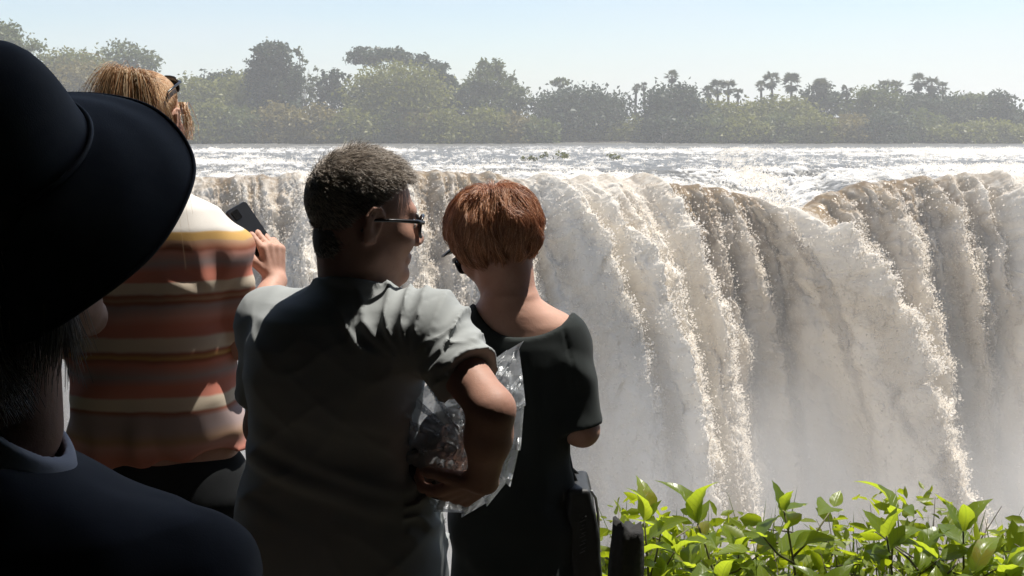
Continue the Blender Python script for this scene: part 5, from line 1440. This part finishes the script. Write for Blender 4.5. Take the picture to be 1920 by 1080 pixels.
# ================================================================== the onlooker in the striped shirt
def stripe_mat(z_top, z_bot):
    t = NT('striped_cotton')
    tc = t.new('ShaderNodeTexCoord'); sp = t.new('ShaderNodeSeparateXYZ'); t.ln(tc.outputs['Object'], sp.inputs[0])
    n = t.noise(7, 3); n5 = t.noise(2.2, 2)
    ma = t.new('ShaderNodeMath', operation='MULTIPLY_ADD'); ma.inputs[1].default_value = .022; t.ln(n, ma.inputs[0]); t.ln(sp.outputs['Z'], ma.inputs[2])
    mr = t.new('ShaderNodeMapRange'); mr.inputs['From Min'].default_value = z_top; mr.inputs['From Max'].default_value = z_bot; t.ln(ma.outputs[0], mr.inputs['Value'])
    cream, rust, brick, tan, rose, mauve, ochre, white = (.66, .56, .44), (.34, .12, .075), (.58, .22, .16), (.46, .29, .19), (.62, .32, .26), (.40, .31, .30), (.58, .36, .13), (.62, .59, .55)
    stops = [(0, white), (.055, white), (.060, ochre), (.085, ochre), (.09, tan), (.12, rust), (.135, rose), (.17, mauve), (.20, brick), (.235, brick), (.243, cream), (.278, cream), (.29, rust), (.305, tan), (.315, rust), (.33, mauve),
             (.37, rose), (.40, brick), (.44, brick), (.452, cream), (.492, cream), (.505, rust), (.52, ochre), (.53, rust), (.545, brick), (.59, mauve), (.625, brick), (.665, brick), (.675, cream), (.715, cream), (.725, rust), (.745, mauve)]
    stops2 = [(.0, mauve), (.18, mauve), (.35, tan), (.45, rose), (.62, brick), (.80, brick), (.82, cream), (1, cream)]
    c1 = t.ramp(mr.outputs[0], stops)
    m2 = t.new('ShaderNodeMapRange'); m2.inputs['From Min'].default_value = .745; m2.inputs['From Max'].default_value = 1; t.ln(mr.outputs[0], m2.inputs['Value'])
    c2 = t.ramp(m2.outputs[0], stops2)
    gt = t.new('ShaderNodeMath', operation='GREATER_THAN'); gt.inputs[1].default_value = .745; t.ln(mr.outputs[0], gt.inputs[0])
    t.ln(t.mix(gt.outputs[0], c1, c2), t.bsdf.inputs['Base Color'])
    t.bsdf.inputs['Roughness'].default_value = .9; t.bsdf.inputs['Specular IOR Level'].default_value = .12
    t.bump(t.noise(900, 2), .25, .001)
    tl = t.new('ShaderNodeBsdfTranslucent'); t.ln(t.mix(gt.outputs[0], c1, c2), tl.inputs['Color'])
    ms = t.new('ShaderNodeMixShader'); ms.inputs[0].default_value = .08; t.ln(t.bsdf.outputs[0], ms.inputs[1]); t.ln(tl.outputs[0], ms.inputs[2]); t.ln(ms.outputs[0], t.out.inputs['Surface'])
    return t.m
def person_striped():
    Y = 2.78
    me = Person((W(290, 900, Y)[0], Y, 0), 'person in a striped red and cream shirt with ponytail, raising a phone')
    fr = Frame(W(280, 226, Y + .02), 12, -4, 0, .86)
    tb = [(352, 240, 330, 0, .06), (368, 210, 360, 0, .075), (390, 170, 405, 0, .092), (425, 130, 440, 0, .108), (460, 118, 450, 0, .115), (520, 112, 446, 0, .125), (600, 122, 430, 0, .125), (690, 138, 432, 0, .125), (750, 146, 440, 0, .125), (800, 142, 452, 0, .122), (850, 137, 459, .0, .118), (885, 136, 460, .0, .116)]
    R = rows_px(tb, Y)
    shR, elR, wrR = W(424, 478, Y - .0), W(458, 640, Y + .02), W(516, 528, Y + .19)
    shL, elL, wrL = W(140, 478, Y + .0), W(130, 640, Y + .12), W(330, 540, Y + .36)
    hR = hand_caps(wrR, (-.10, .12, .98), (-.80, .55, -.05), (-.5, -.6, .3), .98, (.7, .9, .6)); hL = hand_caps(wrL, (.5, .3, .7), (.3, .5, .2), (0, 0, 1), .95)
    nb = W(284, 372, Y)
    hipx, hipz = W(300, 960, Y)[0], .90
    def body(p):
        d = head_sdf(p, fr)
        d = smin(d, cap(p, fr.w((0, -.030, -.045)), nb, .054, .062), .03)
        d = smin(d, stack(p, R, -.016), .03)
        for (a, b, c) in ((shR, elR, wrR), (shL, elL, wrL)):
            d = smin(d, cap(p, a, b, .046, .040), .03); d = smin(d, cap(p, b, c, .042, .029), .015)
        for h in (hR, hL): d = smin(d, union_caps(p, h), .010)
        return smin(d, leg_body(p, hipx, Y, hipz, .075, 0), .04)
    lo = (me.base[0] - .38, Y - .30, 0); hi = (me.base[0] + .42, Y + .58, 1.90)
    me.sdf('body', body, lo, hi, .0055, SKIN_B)
    me.eyes(fr)
    xs = W(445, 0, Y)[0]
    zL, zR = P(0, 868, Y).z, P(0, 836, Y).z
    x0, x1 = W(140, 850, Y)[0], W(455, 850, Y)[0]
    armx = W(424, 600, Y)[0]
    def shirt(p):
        d = stack(p, R, .004)
        d = smin(d, cap(p, shR, shL, .052, .052), .05)
        for (a, b) in ((shR, elR), (shL, elL)):
            d = smin(d, smax(cap(p, a, b, .056, .050), (p - (a * .10 + b * .90).astype(np.float32)) @ ((b - a) / np.linalg.norm(b - a)).astype(np.float32), .006), .022)
        hole = cap(p, nb + np.array([0, .004, .08]), nb + np.array([0, .004, -.02]), .072, .072)
        d = smax(d, -hole, .006)
        u = np.clip((p[:, 0] - x0) / (x1 - x0), 0, 1)
        hem = zL + (zR - zL) * sstep(.1, .85, u) + .004 * np.sin(u * 16) + .010 * np.exp(-((u - .82) / .1) ** 2)
        d = smax(d, hem - p[:, 2], .004)
        f = .006 * noise3(p[:, 0] * 6, p[:, 1] * 6, p[:, 2] * 15 - p[:, 0] * 6, 61) + .004 * noise3(p[:, 0] * 15, p[:, 1] * 15, p[:, 2] * 6, 62)
        low = sstep(.16, .02, p[:, 2] - hem)
        f += .007 * low * np.sin(p[:, 0] * 55 + 4 * noise3(p[:, 0] * 8, 0 * p[:, 0], p[:, 2] * 8, 63))
        vx, vz = p[:, 0] - armx, p[:, 2] - P(0, 560, Y).z
        f += .003 * np.sin(9 * np.arctan2(vz, vx)) * np.exp(-((np.hypot(vx, vz) - .11) / .06) ** 2) * (vz > 0)
        return d + f
    me.sdf('shirt', shirt, lo, hi, .0052, stripe_mat(P(0, 392, Y).z, P(0, 872, Y).z))
    me.legs(hipx, Y, hipz, .095, cloth_mat('black_denim', (.005, .006, .007), (.010, .011, .012)), .125)
    # hair drawn up into a ponytail
    reg = soft_region(.45, -.35, -.85)
    cp = me.sdf('hair', cap_sdf(fr, lambda e: .003 + .002 * e[:, 2], reg, .001, 60), fr.c - .18, fr.c + .18, .005, simple_mat('blonde_hair_base', (.26, .13, .06), (.42, .25, .13), 90, .7))
    tie = np.array([0, -.098, .092])
    ro, no = scalp(20000, 8, lambda d: reg(d) > 0)
    def flow(p, nn, u, rnd):
        a = tie - p; return a / (np.linalg.norm(a, axis=1)[:, None] + 1e-6) + nn * (.25 - .2 * u) + .08 * rnd
    HM = hair_mat('blonde_hair', [(0, (.20, .085, .035)), (.45, (.46, .25, .12)), (.8, (.68, .48, .28)), (1, (.82, .68, .48))], .35)
    dist = np.linalg.norm(tie - ro, axis=1)
    me.strands(fr, ro, no, 6, dist * 1.0 + .01, flow, .00042, HM, cp, seed=3, shell=1.09)
    # the tail: rises at the tie, then fans out and falls
    rng = np.random.default_rng(6); n = 5200; K = 9
    a = rng.uniform(0, 2 * math.pi, n); fan = rng.normal(size=n); dep = rng.normal(size=n)
    st = fr.w(tie) + np.stack([.016 * np.cos(a), .010 * np.sin(a), .006 * rng.normal(size=n)], 1)
    pts = []
    for k in range(K):
        u = k / (K - 1)
        pts.append(st + np.stack([fan * (.006 + .030 * u ** .8), -.012 - .040 * u ** .7 - .012 * dep * u, .030 * np.sin(min(1, u * 2.6) * math.pi / 2) * (1 + .25 * dep) - .20 * u ** 1.7 * (1 + .15 * fan * dep)], 1))
    me.curves('ponytail', np.stack(pts, 1).reshape(-1, 3) - me.base, n, K, .00042, HM, cp)
    tr_ = MB(); tr_.tube([fr.w(tie) + np.array([.018 * math.cos(q), -.006, .012 * math.sin(q)]) for q in np.linspace(0, 2 * math.pi, 14)], .004, 6, False); me.mb('hair_tie', tr_, BLACK_PLASTIC, cp)
    # loose strands beside the face
    n = 70; K = 6
    r0 = rng.normal(size=n)
    side = fr.w((.078, .03, .05))
    pts = [side + np.stack([.004 * r0 + .012 * math.sin(u * 2.4) + .006 * u * r0, .01 * rng.normal(size=n), -.085 * u + 0 * r0], 1) for u in np.linspace(0, 1, K)]
    me.curves('loose_strands', np.stack(pts, 1).reshape(-1, 3) - me.base, n, K, .0006, HM, cp)
    me.glasses(fr, BLACK_PLASTIC, up=.104, back=.052, tilt=.35)
    return wrR
WR_S = person_striped()
def phone():
    Y = 2.985
    c = W(472, 434, Y); loc = c.copy()
    root = empty('mobile_phone', tuple(loc), 'black mobile phone held up by the person in the striped shirt', 'phone')
    ax = (W(500, 474, Y) - W(444, 392, Y)); L = np.linalg.norm(ax); ax = Vector(ax / L)
    nrm = Vector((.66, -.50, .40)); nrm = (nrm - ax * nrm.dot(ax)).normalized(); wd = ax.cross(nrm)
    def slab(l, w, h, z, n=5, r=.008):
        V = []; out = []
        for (sx, sy) in ((1, 1), (-1, 1), (-1, -1), (1, -1)):
            for k in range(n):
                a = math.atan2(sy, sx) - math.pi / 4 + math.pi / 2 * k / (n - 1)
                out.append((sx * (l - r) + r * math.cos(a), sy * (w - r) + r * math.sin(a)))
        m = len(out)
        for (s, zz) in ((.985, -h), (1, -h * .6), (1, h * .6), (.985, h)):
            for (a, b) in out: V.append(ax * a * s + wd * b * s + nrm * (zz + z))
        Fc = [tuple(range(m - 1, -1, -1)), tuple(3 * m + j for j in range(m))]
        for i in range(3):
            for j in range(m): Fc.append((i * m + j, i * m + (j + 1) % m, (i + 1) * m + (j + 1) % m, (i + 1) * m + j))
        return MB().add(V, Fc).mesh('slab', False)
    link('body', slab(.072, .036, .005, 0), BLACK_PLASTIC, root)
    link('screen', slab(.067, .032, .0006, -.0054), simple_mat('phone_glass', (.01, .012, .014), (.015, .017, .02), 5, .08), root)
    cm = link('camera_bump', slab(.012, .012, .0014, .0055, 4, .004), simple_mat('camera_glass', (.006, .006, .007), (.01, .01, .01), 5, .1), root); cm.location = ax * -.052 + wd * .016
phone()

# ================================================================== the onlooker in the black hat
def person_hat():
    Y = 1.22
    me = Person((W(-20, 900, Y)[0], Y, 0), 'person in a black floppy hat and black jacket, close by at the left edge')
    fr = Frame(W(14, 468, Y + .01), 20, 12, -4, 1.0)
    nb = W(10, 800, Y + .0)
    tb = [(800, -130, 60, 0, .07), (860, -180, 100, 0, .09), (885, -230, 150, 0, .105), (930, -330, 252, 0, .12), (960, -390, 330, 0, .13), (1020, -440, 400, 0, .14), (1080, -470, 440, 0, .145), (1200, -450, 420, 0, .145), (1400, -420, 390, 0, .14), (1560, -430, 400, 0, .145), (1700, -440, 410, 0, .15)]
    R = rows_px(tb, Y)
    shR, elR, wrR = W(345, 1115, Y), W(430, 1500, Y - .02), W(300, 1720, Y + .2)
    shL, elL, wrL = W(-390, 1115, Y), W(-470, 1500, Y - .02), W(-300, 1720, Y + .2)
    hR = hand_caps(wrR, (-.5, .8, -.2), (-.3, .2, -.8), (0, 0, 1), .92); hL = hand_caps(wrL, (.5, .8, -.2), (.3, .2, -.8), (0, 0, 1), .92)
    hipx, hipz = W(-20, 1800, Y)[0], .88
    def body(p):
        d = head_sdf(p, fr)
        d = smin(d, cap(p, fr.w((0, -.022, -.05)), nb, .050, .056), .025)
        d = smin(d, stack(p, R, -.025), .02)
        for (a, b, c) in ((shR, elR, wrR), (shL, elL, wrL)):
            d = smin(d, cap(p, a, b, .046, .040), .03); d = smin(d, cap(p, b, c, .040, .028), .015)
        for h in (hR, hL): d = smin(d, union_caps(p, h), .010)
        return smin(d, leg_body(p, hipx, Y, hipz, .075, 0), .04)
    lo = (me.base[0] - .36, Y - .26, 0); hi = (me.base[0] + .36, Y + .46, 1.78)
    me.sdf('body', body, lo, hi, .0055, SKIN_A)
    me.eyes(fr)
    def jacket(p):
        d = stack(p, R, .002)
        d = smin(d, cap(p, shR, shL, .066, .066), .05)
        for (a, b, c) in ((shR, elR, wrR), (shL, elL, wrL)):
            d = smin(d, cap(p, a, b, .064, .058), .045); d = smin(d, cap(p, b, b * .12 + c * .88, .060, .045), .02)
        top = P(0, 868, Y).z
        d = smax(d, -(cap(p, nb, nb + np.array([.01, .0, .2]), .066, .09)), .01)
        d = smax(d, p[:, 2] - top - .10 * np.abs(p[:, 1] - Y), .012)
        d = smax(d, .74 - p[:, 2], .01)
        return d + .008 * noise3((p[:, 0] - p[:, 2]) * 7, p[:, 1] * 7, (p[:, 2] + .8 * p[:, 0]) * 13, 71) + .003 * noise3(p[:, 0] * 22, p[:, 1] * 22, p[:, 2] * 22, 72)
    me.sdf('jacket', jacket, lo, hi, .0055, cloth_mat('black_fleece', (.036, .037, .045), (.058, .059, .068), 8, .95, 500, .1))
    # pale shirt collar standing round the neck
    def collar(p):
        q = p - nb.astype(np.float32)
        t = np.clip((q[:, 2] + .05) / .11, 0, 1)
        r = np.hypot(q[:, 0] * 1.0 + .004, q[:, 1]) - (.066 - .010 * t)
        edge = .020 - .85 * q[:, 0] + 0.0 * q[:, 1]
        d = smax(np.abs(r) - .0052, q[:, 2] - np.minimum(edge, .036), .004)
        d = smax(d, -.075 - q[:, 2], .003)
        return d
    me.sdf('collar', collar, nb - np.array([.16, .16, .12]), nb + np.array([.16, .16, .1]), .0029, cloth_mat('white_cotton', (.55, .55, .60), (.65, .65, .70)))
    me.legs(hipx, Y, hipz, .09, cloth_mat('dark_trousers', (.02, .02, .022), (.03, .03, .033)))
    # hat
    hc = W(-12, 296, Y)
    HR = np.array(Matrix.Rotation(math.radians(-9), 3, 'Y') @ Matrix.Rotation(math.radians(37), 3, 'X'))
    prof = [(0, .118), (.02, .1185), (.042, .114), (.062, .103), (.077, .083), (.086, .055), (.091, .025), (.0935, .004), (.096, -.002)]
    nbm = 9
    n = 72; V, Fc = [], []
    def brim(r, a):
        """height of the floppy brim at radius r and azimuth a (0 right, -90 deg towards the viewer)"""
        u = (r - .096) / .083
        near = .5 - .5 * math.sin(a)
        slope = .62 + .18 * near + .10 * math.sin(3 * a + .6) + .12 * math.cos(a) 
        return -.002 - slope * .083 * (u ** 1.25) + .010 * u * math.sin(2 * a + 1.2)
    for (r, z) in prof:
        for j in range(n):
            a = 2 * math.pi * j / n
            dent = .010 * math.exp(-((r - .03) / .03) ** 2) * (1 if r < .07 else 0)
            V.append((r * math.cos(a) * (1 + .02 * math.sin(2 * a)), r * math.sin(a), z - dent))
    for k in range(1, nbm + 1):
        r = .096 + .083 * k / nbm
        for j in range(n):
            a = 2 * math.pi * j / n
            V.append((r * math.cos(a), r * math.sin(a), brim(r, a) + .0022 * math.sin(7 * a + 2 * r * 60) * (r - .096) / .083))
    R_ = len(prof) + nbm
    for i in range(R_ - 1):
        for j in range(n): Fc.append((i * n + j, (i + 1) * n + j, (i + 1) * n + (j + 1) % n, i * n + (j + 1) % n))
    V = np.array(V) @ HR.T + hc
    hm = bpy.data.meshes.new('hat'); hm.from_pydata([tuple(v) for v in V - me.base], [], Fc); hm.update(); hm.polygons.foreach_set('use_smooth', [True] * len(Fc))
    felt = cloth_mat('black_felt', (.075, .080, .092), (.115, .122, .136), 18, .95, 700, .2)
    hat = link('hat', hm, felt, me.root)
    so = hat.modifiers.new('thick', 'SOLIDIFY'); so.thickness = .003; so.offset = -1
    sb = hat.modifiers.new('smooth', 'SUBSURF'); sb.levels = 1; sb.render_levels = 1
    mb = MB(); mb.tube([np.array((.1788 * math.cos(a), .1788 * math.sin(a), brim(.179, a) + .0022 * math.sin(7 * a + 2 * .179 * 60))) @ HR.T + hc for a in np.linspace(0, 2 * math.pi, 145)], .0022, 6, False)
    me.mb('brim_binding', mb, simple_mat('brim_binding', (.04, .042, .048), (.06, .062, .07), 100, .7), hat)
    mb = MB(); mb.tube([np.array((.0975 * math.cos(a), .0965 * math.sin(a), .003)) @ HR.T + hc for a in np.linspace(0, 2 * math.pi, 65)], .0028, 7, False)
    me.mb('hat_cord', mb, simple_mat('hat_cord', (.03, .03, .032), (.05, .05, .053), 100, .6), hat)
    # hair below the hat
    reg = soft_region(.45, -.45, -.9)
    cp = me.sdf('hair', cap_sdf(fr, lambda e: .006 + 0 * e[:, 0], reg, .003, 50), fr.c - .18, fr.c + .18, .006, simple_mat('brown_hair_base', (.04, .03, .024), (.08, .06, .045), 60, .7))
    ro, no = scalp(9000, 12, lambda d: (reg(d) > 0) & (d[:, 2] < -.05) & (d[:, 1] < .2))
    def flow(p, nn, u, rnd):
        cl = np.stack([noise3(p[:, 0] * 30, p[:, 1] * 30, p[:, 2] * 10, s) for s in (17, 18, 19)], 1)
        return np.array([0, -.25, -1.0]) + nn * (.15 - .1 * u) + .45 * cl + .10 * rnd
    me.strands(fr, ro, no, 9, .115, flow, .0006, hair_mat('brown_grey_hair', [(0, (.08, .055, .04)), (.5, (.20, .15, .11)), (.8, (.36, .30, .24)), (1, (.5, .46, .40))]), cp, seed=5, shell=1.06)
    # small ear stud
    st = MB(); e = fr.w((.083, -.008, -.036)); st.tube([e + np.array((0, -.004, 0)), e + np.array((.002, -.008, 0))], .003, 8); me.mb('earring', st, simple_mat('pearl', (.6, .58, .55), (.7, .68, .65), 10, .2))
person_hat()
